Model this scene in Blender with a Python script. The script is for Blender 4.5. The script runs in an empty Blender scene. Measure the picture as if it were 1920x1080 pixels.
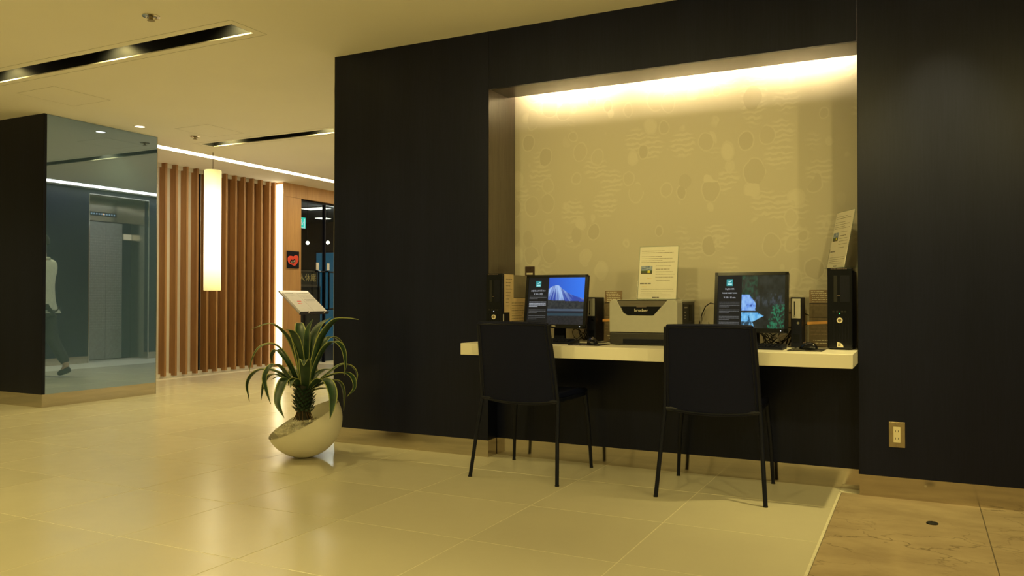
import bpy, bmesh, math, random
from mathutils import Vector, Matrix, Euler
random.seed(7)
SC = bpy.context.scene
COL = SC.collection
PI = math.pi

# ---------------------------------------------------------------- camera, world, exposure
cam_d = bpy.data.cameras.new('camera'); cam_d.sensor_width = 36.0; cam_d.lens = 36.0 * 1519.61 / 1920.0
cam_d.clip_start = 0.05; cam_d.clip_end = 100
cam = bpy.data.objects.new('camera', cam_d); COL.objects.link(cam)
_r = Vector((0.893225, 0.449609, 0.000835)); _u = Vector((0.005057, -0.011903, 0.999916)); _f = Vector((-0.449582, 0.893146, 0.012905))
m = Matrix(((_r.x, _u.x, -_f.x, 0), (_r.y, _u.y, -_f.y, 0), (_r.z, _u.z, -_f.z, 0.985), (0, 0, 0, 1)))
cam.matrix_world = m
SC.camera = cam
SC.view_settings.view_transform = 'Standard'; SC.view_settings.look = 'None'
SC.view_settings.exposure = 0.0; SC.view_settings.gamma = 1.0; SC.view_settings.use_curve_mapping = False
SC.cycles.max_bounces = 10; SC.cycles.diffuse_bounces = 6; SC.cycles.glossy_bounces = 5
SC.cycles.sample_clamp_indirect = 6.0
WARM = (1.0, 0.81, 0.29)      # the lobby's lamp colour
WHITE = (1.0, 0.86, 0.55)     # the whiter light strips
W = bpy.data.worlds.new('lobby_ambient'); SC.world = W; W.use_nodes = True
W.node_tree.nodes['Background'].inputs[0].default_value = (1.0, 0.79, 0.25, 1)
W.node_tree.nodes['Background'].inputs[1].default_value = 0.20
SPOT_W = 65.0
STRIP_E = 13.0
TUBE_E = 130.0
LAMP_E = 2.6

# ---------------------------------------------------------------- materials
def lin(c):
    return tuple((x/255/12.92 if x/255 <= 0.04045 else ((x/255+0.055)/1.055)**2.4) for x in c)
def new_mat(name):
    m = bpy.data.materials.new(name); m.use_nodes = True
    nt = m.node_tree; b = nt.nodes['Principled BSDF']
    return m, nt, b
def setp(b, **k):
    for n, v in k.items():
        n = {'rough': 'Roughness', 'metal': 'Metallic', 'spec': 'Specular IOR Level', 'col': 'Base Color', 'coat': 'Coat Weight', 'trans': 'Transmission Weight', 'ior': 'IOR', 'emis': 'Emission Color', 'es': 'Emission Strength', 'alpha': 'Alpha', 'coatr': 'Coat Roughness', 'sss': 'Subsurface Weight'}[n]
        if n in ('Base Color', 'Emission Color') and len(v) == 3: v = (*v, 1)
        b.inputs[n].default_value = v
def N(nt, t, **k):
    n = nt.nodes.new(t)
    for a, v in k.items(): setattr(n, a, v)
    return n
def flat(name, col, rough=0.5, metal=0.0, spec=0.5, var=0.06, scale=30.0, bump=0.0, coat=0.0, stretch=(1, 1, 1)):
    """procedural material: colour with a little noise in tone, optional bump"""
    m, nt, b = new_mat(name); setp(b, rough=rough, metal=metal, spec=spec, coat=coat)
    tc = N(nt, 'ShaderNodeTexCoord'); mp = N(nt, 'ShaderNodeMapping'); mp.inputs['Scale'].default_value = stretch
    nz = N(nt, 'ShaderNodeTexNoise'); nz.inputs['Scale'].default_value = scale; nz.inputs['Detail'].default_value = 4
    rp = N(nt, 'ShaderNodeValToRGB')
    rp.color_ramp.elements[0].position = .3; rp.color_ramp.elements[1].position = .7
    rp.color_ramp.elements[0].color = (*[c*(1-var) for c in col], 1); rp.color_ramp.elements[1].color = (*[min(1, c*(1+var)) for c in col], 1)
    L = nt.links.new
    L(tc.outputs['Object'], mp.inputs[0]); L(mp.outputs[0], nz.inputs['Vector']); L(nz.outputs['Fac'], rp.inputs[0]); L(rp.outputs[0], b.inputs['Base Color'])
    if bump:
        bp = N(nt, 'ShaderNodeBump'); bp.inputs['Strength'].default_value = bump; bp.inputs['Distance'].default_value = .002
        L(nz.outputs['Fac'], bp.inputs['Height']); L(bp.outputs[0], b.inputs['Normal'])
    return m
def emit(name, col, strength):
    m, nt, b = new_mat(name); setp(b, col=(0.01, 0.01, 0.01), emis=col, es=strength, rough=.5, spec=.1)
    return m
def wood(name, c0, c1, rough=.4, grain=60, spec=.5, bump=.15, horizontal=False, coat=0.0):
    m, nt, b = new_mat(name); setp(b, rough=rough, spec=spec, coat=coat)
    L = nt.links.new
    tc = N(nt, 'ShaderNodeTexCoord'); mp = N(nt, 'ShaderNodeMapping')
    mp.inputs['Scale'].default_value = (.6, 14, 14) if horizontal else (14, 14, .6)
    oi = N(nt, 'ShaderNodeObjectInfo'); ad = N(nt, 'ShaderNodeVectorMath', operation='ADD')
    L(oi.outputs['Random'], ad.inputs[1]); L(tc.outputs['Object'], ad.inputs[0]); L(ad.outputs[0], mp.inputs[0])
    n1 = N(nt, 'ShaderNodeTexNoise'); n1.inputs['Scale'].default_value = grain/10; n1.inputs['Detail'].default_value = 8; n1.inputs['Roughness'].default_value = .65
    L(mp.outputs[0], n1.inputs['Vector'])
    n2 = N(nt, 'ShaderNodeTexNoise'); n2.inputs['Scale'].default_value = .35; n2.inputs['Detail'].default_value = 3
    L(mp.outputs[0], n2.inputs['Vector'])
    mx = N(nt, 'ShaderNodeMath', operation='ADD'); mx2 = N(nt, 'ShaderNodeMath', operation='MULTIPLY'); mx2.inputs[1].default_value = .5
    L(n1.outputs['Fac'], mx.inputs[0]); L(n2.outputs['Fac'], mx.inputs[1]); L(mx.outputs[0], mx2.inputs[0])
    rp = N(nt, 'ShaderNodeValToRGB'); rp.color_ramp.elements[0].position = .38; rp.color_ramp.elements[1].position = .62
    rp.color_ramp.elements[0].color = (*c0, 1); rp.color_ramp.elements[1].color = (*c1, 1)
    L(mx2.outputs[0], rp.inputs[0]); L(rp.outputs[0], b.inputs['Base Color'])
    bp = N(nt, 'ShaderNodeBump'); bp.inputs['Strength'].default_value = bump; bp.inputs['Distance'].default_value = .001
    L(n1.outputs['Fac'], bp.inputs['Height']); L(bp.outputs[0], b.inputs['Normal'])
    return m
def attr_mat(name, emission=0.0, rough=.5, spec=.5):
    m, nt, b = new_mat(name); setp(b, rough=rough, spec=spec)
    a = N(nt, 'ShaderNodeAttribute', attribute_name='pic')
    if emission:
        setp(b, col=(.01, .01, .01), es=emission); nt.links.new(a.outputs['Color'], b.inputs['Emission Color'])
    else:
        nt.links.new(a.outputs['Color'], b.inputs['Base Color'])
    return m

M = {}
M['veneer'] = wood('black_wood_veneer', (.0036, .0050, .0190), (.0078, .0102, .0310), rough=.36, grain=90, spec=.26, bump=.12)
M['lining'] = wood('brown_niche_lining', (.058, .044, .034), (.088, .068, .052), rough=.27, grain=90, spec=.6, bump=.1)  # niche veneer browned and lightened, the tube light put into its colour
M['white'] = flat('white_paint', (.80, .77, .70), rough=.6, var=.015, scale=3)
M['ceiling'] = flat('ceiling_paint', (.90, .86, .78), rough=.8, var=.015, scale=1.2, spec=.2)
M['hairline'] = flat('ceiling_joint', (.46, .43, .36), rough=.8, var=.05)
M['steel'] = flat('polished_steel', (.58, .52, .43), rough=.12, metal=1.0, var=.08, scale=8, stretch=(.4, .4, 6))
M['steel_trim'] = flat('steel_trim', (.62, .58, .50), rough=.2, metal=1.0, var=.05)
M['chrome'] = flat('chrome', (.75, .73, .70), rough=.12, metal=1.0, var=.03)
M['black'] = flat('black_satin', (.0036, .0048, .014), rough=.45, var=.12, spec=.25)
M['black_gloss'] = flat('black_gloss', (.004, .005, .009), rough=.18, var=.1, spec=.4)
M['housing'] = flat('black_trough', (.008, .0085, .010), rough=.45, spec=.25, var=.1)
M['leather'] = flat('black_leather', (.0042, .0062, .026), rough=.5, var=.18, scale=160, bump=.2, spec=.16)
M['rod'] = flat('black_coated_steel', (.004, .0055, .016), rough=.4, var=.1, spec=.28)
M['slat'] = wood('brown_slat_wood', lin((156, 112, 66)), lin((184, 140, 90)), rough=.45, grain=70, bump=.1)
M['backing'] = wood('dark_backing_wood', lin((112, 80, 48)), lin((132, 96, 60)), rough=.5, grain=60, bump=.08)
M['portal'] = wood('light_brown_wood', lin((184, 138, 84)), lin((210, 164, 106)), rough=.42, grain=60, bump=.08)
M['desk'] = flat('white_laminate', (.84, .80, .70), rough=.35, var=.015, scale=5)
M['paper'] = flat('paper', (.78, .75, .66), rough=.7, var=.03, scale=14)
M['ink'] = flat('grey_ink', (.20, .19, .18), rough=.7, var=.15)
M['cream_ink'] = flat('cream_print', (.80, .74, .58), rough=.6, var=.1)
M['kraft'] = flat('kraft_card', lin((216, 192, 150)), rough=.7, var=.08, scale=20)
M['greyboard'] = flat('grey_card', lin((122, 114, 96)), rough=.55, var=.06)
M['printer'] = flat('beige_grey_plastic', (.43, .42, .37), rough=.42, var=.03)
M['printer_dark'] = flat('dark_grey_plastic', lin((50, 48, 46)), rough=.45, var=.06)
M['printer_grey'] = flat('mid_grey_plastic', lin((100, 94, 84)), rough=.4, var=.05)
M['silver'] = flat('silver_plate', (.62, .60, .55), rough=.38, metal=.7, var=.05)
M['board_top'] = flat('brown_board', lin((142, 118, 88)), rough=.5, var=.06)
M['board_mid'] = flat('dark_brown_board', lin((112, 96, 70)), rough=.5, var=.15, scale=60)
M['orange'] = flat('orange_band', lin((245, 180, 95)), rough=.5, var=.05)
M['plate'] = flat('dark_brown_plate', lin((66, 48, 38)), rough=.4, var=.05)
M['ivory'] = flat('ivory_plastic', (.80, .72, .50), rough=.4, var=.02)
M['bronze'] = flat('bronze_plate', lin((168, 152, 122)), rough=.35, metal=.6, var=.08)
M['pot'] = flat('matt_cream_pot', (.88, .84, .74), rough=.55, var=.03, scale=8, bump=.05)
M['pebble'] = flat('pale_pebble', (.80, .76, .64), rough=.7, var=.2, scale=40)
M['leaf'] = flat('dark_green_leaf', (.020, .054, .026), rough=.42, var=.35, scale=22, stretch=(1, 1, 1))
M['leaf_edge'] = flat('yellow_green_margin', (.38, .42, .14), rough=.45, var=.2, scale=30)
M['stem'] = flat('dark_stem', lin((34, 34, 20)), rough=.7, var=.4, scale=60, bump=.4)
M['root'] = flat('brown_root', lin((96, 74, 44)), rough=.8, var=.3, scale=60)
M['red'] = flat('red_print', lin((236, 78, 56)), rough=.5, var=.05)
M['gold'] = flat('gold_lettering', lin((235, 205, 140)), rough=.35, var=.08)
M['signboard'] = flat('dark_sign_wood', lin((46, 38, 36)), rough=.5, var=.15)
M['frame_grey'] = flat('grey_brown_frame', lin((98, 84, 76)), rough=.5, var=.08)
M['rubber'] = flat('black_rubber', lin((14, 14, 14)), rough=.7, var=.1)
M['cable_white'] = flat('pale_cable', (.55, .52, .46), rough=.5, var=.05)
M['led_white'] = emit('white_led', (.9, .95, 1.0), 1.2)
M['led_green'] = emit('green_led', (.1, .9, .3), 1.5)
M['strip'] = emit('light_strip_diffuser', WHITE, STRIP_E)
M['strip_soft'] = emit('vertical_strip_diffuser', WHITE, 5.0)
M['tube'] = emit('tube_glow', (1.0, .80, .46), TUBE_E)
M['lens'] = emit('lamp_lens', (1.0, .85, .55), 4.0)
M['exit'] = emit('exit_green', (.02, .60, .42), 1.2)
M['exit_white'] = emit('exit_pictogram', (.7, 1.0, .9), .9)
M['blue_panel'] = emit('blue_lit_panel', (.018, .13, .20), .5)
M['globe'] = emit('globe_glow', (1.0, .9, .7), 4.0)
M['cool_panel'] = emit('cool_ceiling_panel', (1.0, .95, .75), 2.2)
M['warm_panel'] = emit('warm_lit_panel', (1.0, .72, .3), .9)
M['indicator'] = emit('indicator_dot', (.8, .9, .8), .9)
M['indicator_on'] = emit('indicator_orange', (1.0, .45, .15), 2.5)
M['dark_room'] = flat('dark_room_paint', lin((34, 36, 40)), rough=.6, var=.1, scale=4)
M['grey_room'] = flat('grey_room_paint', lin((96, 98, 100)), rough=.6, var=.08, scale=4)
M['screen_pic'] = attr_mat('screen_picture', emission=.9, rough=.3, spec=.12)
M['print_pic'] = attr_mat('printed_picture', rough=.6)
M['screen_black'] = emit('screen_black', (.006, .007, .009), 1.0)
M['screen_text'] = emit('screen_text', (.62, .66, .74), .9)
M['screen_text_dim'] = emit('screen_text_dim', (.12, .125, .13), .9)
M['screen_teal'] = emit('screen_teal', (.03, .30, .32), .9)
M['screen_pale'] = emit('screen_pale_teal', (.45, .85, .85), .9)
M['jacket'] = flat('pale_jacket', (.60, .62, .56), rough=.8, var=.1)
M['trousers'] = flat('dark_trousers', lin((38, 40, 44)), rough=.8, var=.1)
M['skin'] = flat('skin', (.50, .33, .24), rough=.5, var=.06)
M['hair'] = flat('black_hair', (.012, .010, .009), rough=.5, var=.3)
M['sole'] = flat('shoe_leather', lin((28, 24, 22)), rough=.4, var=.1)
M['elevator'] = flat('etched_steel', (.42, .42, .40), rough=.35, metal=.6, var=.1)
M['etch'] = flat('etched_dot', (.62, .60, .55), rough=.6, metal=.6, var=.1)

def mk_mirror():
    m, nt, b = new_mat('teal_tinted_mirror'); setp(b, col=(.34, .44, .66), metal=1.0, rough=.015)
    L = nt.links.new
    df = N(nt, 'ShaderNodeBsdfDiffuse'); df.inputs[0].default_value = (.32, .60, 1.0, 1)
    mx = N(nt, 'ShaderNodeMixShader'); mx.inputs[0].default_value = .15
    L(b.outputs[0], mx.inputs[1]); L(df.outputs[0], mx.inputs[2]); L(mx.outputs[0], nt.nodes['Material Output'].inputs[0])
    return m
M['mirror'] = mk_mirror()
def mk_glass():
    m, nt, b = new_mat('clear_glass')
    L = nt.links.new
    tr = N(nt, 'ShaderNodeBsdfTransparent'); tr.inputs[0].default_value = (.86, .92, .93, 1)
    gl = N(nt, 'ShaderNodeBsdfGlossy'); gl.inputs['Roughness'].default_value = .02
    fr = N(nt, 'ShaderNodeFresnel'); fr.inputs[0].default_value = 1.45
    mx = N(nt, 'ShaderNodeMixShader')
    g = N(nt, 'ShaderNodeNewGeometry'); s_ = N(nt, 'ShaderNodeMath', operation='SUBTRACT'); s_.inputs[0].default_value = 1.0; L(g.outputs['Backfacing'], s_.inputs[1])
    q_ = N(nt, 'ShaderNodeMath', operation='MULTIPLY'); L(fr.outputs[0], q_.inputs[0]); L(s_.outputs[0], q_.inputs[1])
    L(q_.outputs[0], mx.inputs[0]); L(tr.outputs[0], mx.inputs[1]); L(gl.outputs[0], mx.inputs[2]); L(mx.outputs[0], nt.nodes['Material Output'].inputs[0])
    return m
M['glass'] = mk_glass()
def mk_tile(name, c0, c1, rough, veins=False):
    m, nt, b = new_mat(name); setp(b, spec=.5)
    L = nt.links.new
    tc = N(nt, 'ShaderNodeTexCoord'); oi = N(nt, 'ShaderNodeObjectInfo')
    geo = N(nt, 'ShaderNodeNewGeometry')
    n1 = N(nt, 'ShaderNodeTexNoise'); n1.inputs['Scale'].default_value = 2.2; n1.inputs['Detail'].default_value = 8; n1.inputs['Roughness'].default_value = .6
    mp = N(nt, 'ShaderNodeMapping'); mp.inputs['Scale'].default_value = (1.6, 2.6, 1) if veins else (1, 1, 1)
    L(geo.outputs['Position'], mp.inputs[0]); L(mp.outputs[0], n1.inputs['Vector'])
    rp = N(nt, 'ShaderNodeValToRGB'); rp.color_ramp.elements[0].position = .32; rp.color_ramp.elements[1].position = .68
    rp.color_ramp.elements[0].color = (*c0, 1); rp.color_ramp.elements[1].color = (*c1, 1)
    L(n1.outputs['Fac'], rp.inputs[0])
    hs = N(nt, 'ShaderNodeHueSaturation')
    mr = N(nt, 'ShaderNodeMapRange'); mr.inputs['To Min'].default_value = .96; mr.inputs['To Max'].default_value = 1.04
    L(oi.outputs['Random'], mr.inputs['Value']); L(mr.outputs[0], hs.inputs['Value']); L(rp.outputs[0], hs.inputs['Color'])
    out = hs.outputs[0]
    if veins:
        v = N(nt, 'ShaderNodeTexVoronoi', feature='DISTANCE_TO_EDGE'); v.inputs['Scale'].default_value = 3.2
        n2 = N(nt, 'ShaderNodeTexNoise'); n2.inputs['Scale'].default_value = 4; n2.inputs['Detail'].default_value = 6
        ad = N(nt, 'ShaderNodeMixRGB'); ad.inputs[0].default_value = .35
        L(mp.outputs[0], n2.inputs['Vector']); L(mp.outputs[0], ad.inputs[1]); L(n2.outputs['Color'], ad.inputs[2]); L(ad.outputs[0], v.inputs['Vector'])
        r2 = N(nt, 'ShaderNodeValToRGB'); r2.color_ramp.elements[0].position = 0; r2.color_ramp.elements[1].position = .026
        r2.color_ramp.elements[0].color = (1, 1, 1, 1); r2.color_ramp.elements[1].color = (0, 0, 0, 1)
        L(v.outputs['Distance'], r2.inputs[0])
        n3 = N(nt, 'ShaderNodeTexNoise'); n3.inputs['Scale'].default_value = 1.3
        L(geo.outputs['Position'], n3.inputs['Vector'])
        mm = N(nt, 'ShaderNodeMath', operation='MULTIPLY'); L(r2.outputs[0], mm.inputs[0])
        r3 = N(nt, 'ShaderNodeValToRGB'); r3.color_ramp.elements[0].position = .45; r3.color_ramp.elements[1].position = .7
        L(n3.outputs['Fac'], r3.inputs[0]); L(r3.outputs[0], mm.inputs[1]); r3.color_ramp.elements[0].position = .38; r3.color_ramp.elements[1].position = .6
        mx = N(nt, 'ShaderNodeMixRGB'); L(mm.outputs[0], mx.inputs[0]); L(out, mx.inputs[1]); mx.inputs[2].default_value = (*[min(1, c*.55) for c in c0], 1)
        out = mx.outputs[0]
    L(out, b.inputs['Base Color'])
    nr = N(nt, 'ShaderNodeTexNoise'); nr.inputs['Scale'].default_value = 9; nr.inputs['Detail'].default_value = 3
    L(geo.outputs['Position'], nr.inputs['Vector'])
    m3 = N(nt, 'ShaderNodeMapRange'); m3.inputs['To Min'].default_value = rough*.8; m3.inputs['To Max'].default_value = rough*1.25
    L(nr.outputs['Fac'], m3.inputs['Value']); L(m3.outputs[0], b.inputs['Roughness'])
    return m
M['tile'] = mk_tile('beige_stone_tile', (.635, .59, .46), (.665, .62, .48), .235)
M['marble'] = mk_tile('brown_marble', (.38, .29, .185), (.52, .41, .265), .2, veins=True)
M['dark_grout'] = flat('dark_grout', (.10, .075, .05), rough=.8, var=.1)
M['grout'] = flat('pale_grout', (.70, .66, .52), rough=.7, var=.1, scale=40)
def mk_wallpaper():
    m, nt, b = new_mat('pebble_pattern_wallpaper'); setp(b, rough=.5, spec=.35)
    L = nt.links.new
    tc = N(nt, 'ShaderNodeTexCoord'); sp = N(nt, 'ShaderNodeSeparateXYZ'); cb = N(nt, 'ShaderNodeCombineXYZ')
    L(tc.outputs['Object'], sp.inputs[0]); L(sp.outputs[0], cb.inputs[0]); L(sp.outputs[2], cb.inputs[1])
    mp = N(nt, 'ShaderNodeMapping'); mp.inputs['Scale'].default_value = (1.2, .92, 1); L(cb.outputs[0], mp.inputs[0])
    wn = N(nt, 'ShaderNodeTexNoise'); wn.inputs['Scale'].default_value = 9; L(mp.outputs[0], wn.inputs['Vector'])
    wm = N(nt, 'ShaderNodeMixRGB'); wm.inputs[0].default_value = .035; L(mp.outputs[0], wm.inputs[1]); L(wn.outputs['Color'], wm.inputs[2])
    vo = N(nt, 'ShaderNodeTexVoronoi'); vo.inputs['Scale'].default_value = 7.4; vo.inputs['Randomness'].default_value = .9; L(wm.outputs[0], vo.inputs['Vector'])
    sc = N(nt, 'ShaderNodeSeparateColor'); L(vo.outputs['Color'], sc.inputs[0])
    rad = N(nt, 'ShaderNodeMapRange'); rad.inputs['To Min'].default_value = .20; rad.inputs['To Max'].default_value = .52; L(sc.outputs[0], rad.inputs['Value'])
    df = N(nt, 'ShaderNodeMath', operation='SUBTRACT'); L(vo.outputs['Distance'], df.inputs[0]); L(rad.outputs[0], df.inputs[1])
    ins = N(nt, 'ShaderNodeValToRGB'); e = ins.color_ramp.elements; e[0].position = .47; e[0].color = (1, 1, 1, 1); e[1].position = .50; e[1].color = (0, 0, 0, 1)
    of = N(nt, 'ShaderNodeMath', operation='ADD'); of.inputs[1].default_value = .5; L(df.outputs[0], of.inputs[0]); L(of.outputs[0], ins.inputs[0])
    ring = N(nt, 'ShaderNodeValToRGB'); e = ring.color_ramp.elements; e[0].position = .47; e[0].color = (0, 0, 0, 1); e[1].position = .555; e[1].color = (0, 0, 0, 1)
    k = ring.color_ramp.elements.new(.51); k.color = (1, 1, 1, 1); L(of.outputs[0], ring.inputs[0])
    # zebra like leaf strokes inside some cells of a second, coarser net
    v2 = N(nt, 'ShaderNodeTexVoronoi'); v2.inputs['Scale'].default_value = 4.6; v2.inputs['Randomness'].default_value = .95
    o2 = N(nt, 'ShaderNodeMapping'); o2.inputs['Location'].default_value = (3.7, 1.9, 0); o2.inputs['Scale'].default_value = (1.0, 1.25, 1); L(wm.outputs[0], o2.inputs[0]); L(o2.outputs[0], v2.inputs['Vector'])
    s2 = N(nt, 'ShaderNodeSeparateColor'); L(v2.outputs['Color'], s2.inputs[0])
    wv = N(nt, 'ShaderNodeTexWave'); wv.bands_direction = 'Y'; wv.inputs['Scale'].default_value = 11; wv.inputs['Distortion'].default_value = 5; wv.inputs['Detail'].default_value = 1; wv.inputs['Detail Scale'].default_value = 1.6
    L(mp.outputs[0], wv.inputs['Vector'])
    ws = N(nt, 'ShaderNodeValToRGB'); e = ws.color_ramp.elements; e[0].position = .50; e[0].color = (0, 0, 0, 1); e[1].position = .72; e[1].color = (1, 1, 1, 1); L(wv.outputs['Fac'], ws.inputs[0])
    ms = N(nt, 'ShaderNodeValToRGB'); e = ms.color_ramp.elements; e[0].position = .36; e[0].color = (1, 1, 1, 1); e[1].position = .48; e[1].color = (0, 0, 0, 1); L(v2.outputs['Distance'], ms.inputs[0])
    g2 = N(nt, 'ShaderNodeMath', operation='GREATER_THAN'); g2.inputs[1].default_value = .30; L(s2.outputs[0], g2.inputs[0])
    s3 = N(nt, 'ShaderNodeMath', operation='MULTIPLY'); L(ms.outputs[0], s3.inputs[0]); L(g2.outputs[0], s3.inputs[1])
    st = N(nt, 'ShaderNodeMath', operation='MULTIPLY'); L(ws.outputs[0], st.inputs[0]); L(s3.outputs[0], st.inputs[1])
    base = (.615, .57, .465); light = (.675, .63, .52); dark = (.56, .515, .415)
    c0 = N(nt, 'ShaderNodeMixRGB'); c0.inputs[1].default_value = (*base, 1); c0.inputs[2].default_value = (*light, 1); L(st.outputs[0], c0.inputs[0])
    # ring, only where the cell's second random number is high
    rg = N(nt, 'ShaderNodeMath', operation='GREATER_THAN'); rg.inputs[1].default_value = .3; L(sc.outputs[1], rg.inputs[0])
    rm = N(nt, 'ShaderNodeMath', operation='MULTIPLY'); L(ring.outputs[0], rm.inputs[0]); L(rg.outputs[0], rm.inputs[1])
    c1 = N(nt, 'ShaderNodeMixRGB'); L(rm.outputs[0], c1.inputs[0]); L(c0.outputs[0], c1.inputs[1]); c1.inputs[2].default_value = (*light, 1)
    cl = N(nt, 'ShaderNodeMixRGB'); L(sc.outputs[2], cl.inputs[0]); cl.inputs[1].default_value = (*dark, 1); cl.inputs[2].default_value = (*[c*1.03 for c in light], 1)
    ig = N(nt, 'ShaderNodeMath', operation='GREATER_THAN'); ig.inputs[1].default_value = .15; L(sc.outputs[1], ig.inputs[0])
    im = N(nt, 'ShaderNodeMath', operation='MULTIPLY'); L(ins.outputs[0], im.inputs[0]); L(ig.outputs[0], im.inputs[1])
    c2 = N(nt, 'ShaderNodeMixRGB'); L(im.outputs[0], c2.inputs[0]); L(c1.outputs[0], c2.inputs[1]); L(cl.outputs[0], c2.inputs[2])
    L(c2.outputs[0], b.inputs['Base Color'])
    return m
M['wallpaper'] = mk_wallpaper()
def mk_lamp():
    m, nt, b = new_mat('glowing_paper_shade'); setp(b, col=(.5, .45, .3), rough=.6)
    L = nt.links.new
    tc = N(nt, 'ShaderNodeTexCoord'); sp = N(nt, 'ShaderNodeSeparateXYZ'); L(tc.outputs['Generated'], sp.inputs[0])
    rp = N(nt, 'ShaderNodeValToRGB'); e = rp.color_ramp.elements
    e[0].position = 0; e[0].color = (.30, .25, .085, 1); e[1].position = 1; e[1].color = (.30, .25, .085, 1)
    for p_, v in ((.10, .48), (.3, 1), (.72, 1), (.88, .48)):
        k = rp.color_ramp.elements.new(p_); k.color = (v, v*.86, v*(.36 + .22*v), 1)
    L(sp.outputs[2], rp.inputs[0]); L(rp.outputs[0], b.inputs['Emission Color']); setp(b, es=LAMP_E)
    return m
M['lamp'] = mk_lamp()

# ---------------------------------------------------------------- mesh helpers
class MB:
    def __init__(s): s.v = []; s.f = []; s.mi = []; s.st = []
    def add(s, v, f, mi=0):
        o = len(s.v); s.st.append((o, len(s.f))); s.v += [tuple(p) for p in v]; s.f += [tuple(i+o for i in q) for q in f]; s.mi += [mi]*len(f); return s
    def box(s, x0, x1, y0, y1, z0, z1, mi=0, R=None):
        v = [(x0, y0, z0), (x1, y0, z0), (x1, y1, z0), (x0, y1, z0), (x0, y0, z1), (x1, y0, z1), (x1, y1, z1), (x0, y1, z1)]
        if R is not None: v = [R @ Vector(p) for p in v]
        return s.add(v, [(0, 3, 2, 1), (4, 5, 6, 7), (0, 1, 5, 4), (1, 2, 6, 5), (2, 3, 7, 6), (3, 0, 4, 7)], mi)
    def prism(s, pts, y0, y1, mi=0):
        """outline in x,z extruded along y"""
        n = len(pts); v = [(x, y0, z) for x, z in pts] + [(x, y1, z) for x, z in pts]
        f = [tuple(range(n)), tuple(range(2*n-1, n-1, -1))] + [(i+n, (i+1) % n+n, (i+1) % n, i) for i in range(n)]
        return s.add(v, f, mi)
    def prismz(s, pts, z0, z1, mi=0):
        n = len(pts); v = [(x, y, z0) for x, y in pts] + [(x, y, z1) for x, y in pts]
        f = [tuple(range(n-1, -1, -1)), tuple(range(n, 2*n))] + [(i, (i+1) % n, (i+1) % n+n, i+n) for i in range(n)]
        return s.add(v, f, mi)
    def lathe(s, prof, n=32, c=(0, 0, 0), mi=0, cap=True):
        v = []; f = []
        for r, z in prof:
            for i in range(n): a = 2*PI*i/n; v.append((c[0]+r*math.cos(a), c[1]+r*math.sin(a), c[2]+z))
        k = len(prof)
        for j in range(k-1):
            for i in range(n): f.append((j*n+i, j*n+(i+1) % n, (j+1)*n+(i+1) % n, (j+1)*n+i))
        if cap: f.append(tuple(range(n-1, -1, -1))); f.append(tuple(range((k-1)*n, k*n)))
        return s.add(v, f, mi)
    def tube(s, pts, r, n=8, mi=0, r2=None):
        P = [Vector(p) for p in pts]; v = []; f = []; k = len(P); ref = None
        for i, p in enumerate(P):
            t = (P[min(i+1, k-1)]-P[max(i-1, 0)]).normalized()
            if ref is None: ref = t.orthogonal().normalized()
            ref = (ref-t*ref.dot(t)).normalized(); b = t.cross(ref)
            rr = r if r2 is None else r+(r2-r)*i/(k-1)
            for j in range(n): a = 2*PI*j/n; v.append(p+(ref*math.cos(a)+b*math.sin(a))*rr)
        for i in range(k-1):
            for j in range(n): f.append((i*n+j, i*n+(j+1) % n, (i+1)*n+(j+1) % n, (i+1)*n+j))
        f.append(tuple(range(n-1, -1, -1))); f.append(tuple(range((k-1)*n, k*n)))
        return s.add(v, f, mi)
    def disc(s, c, r, nrm, n=20, h=.002, mi=0):
        q = Vector((0, 0, 1)).rotation_difference(Vector(nrm)).to_matrix(); c = Vector(c)
        v = [c+q @ Vector((r*math.cos(2*PI*i/n), r*math.sin(2*PI*i/n), z)) for z in (0, h) for i in range(n)]
        return s.add(v, [tuple(range(n-1, -1, -1)), tuple(range(n, 2*n))]+[(i, (i+1) % n, (i+1) % n+n, i+n) for i in range(n)], mi)
    def build(s, name, mat, parent=None, smooth=False, bevel=0.0, seg=2, loc=None):
        me = bpy.data.meshes.new(name); me.from_pydata(s.v, [], s.f); me.update()
        for k in (mat if isinstance(mat, (list, tuple)) else [mat]): me.materials.append(M[k] if isinstance(k, str) else k)
        if any(s.mi): me.polygons.foreach_set('material_index', s.mi)
        o = bpy.data.objects.new(name, me); COL.objects.link(o)
        if parent: o.parent = parent
        if loc: o.location = loc
        if smooth:
            me.polygons.foreach_set('use_smooth', [True]*len(me.polygons))
            me.set_sharp_from_angle(angle=math.radians(38))
        if bevel:
            b = o.modifiers.new('bevel', 'BEVEL'); b.width = bevel; b.segments = seg; b.limit_method = 'ANGLE'; b.angle_limit = math.radians(40)
        return o
def each(mb, name, mat, parent=None, **k):
    """every shape of the builder becomes a part of its own"""
    st = mb.st+[(len(mb.v), len(mb.f))]; out = []
    for (v0, f0), (v1, f1) in zip(st, st[1:]):
        q = MB(); q.v = mb.v[v0:v1]; q.f = [tuple(i-v0 for i in f) for f in mb.f[f0:f1]]; q.mi = mb.mi[f0:f1]; out.append(q.build(name, mat, parent, **k))
    return out
def box(name, mat, x0, x1, y0, y1, z0, z1, parent=None, bevel=0.0, seg=2):
    return MB().box(x0, x1, y0, y1, z0, z1).build(name, mat, parent, bevel=bevel, seg=seg)
LABELS = set()
def tag(o, label=None, cat=None, group=None, kind=None):
    if label: o['label'] = label
    if cat: o['category'] = cat
    if group: o['group'] = group
    if kind: o['kind'] = kind
    return o
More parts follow.
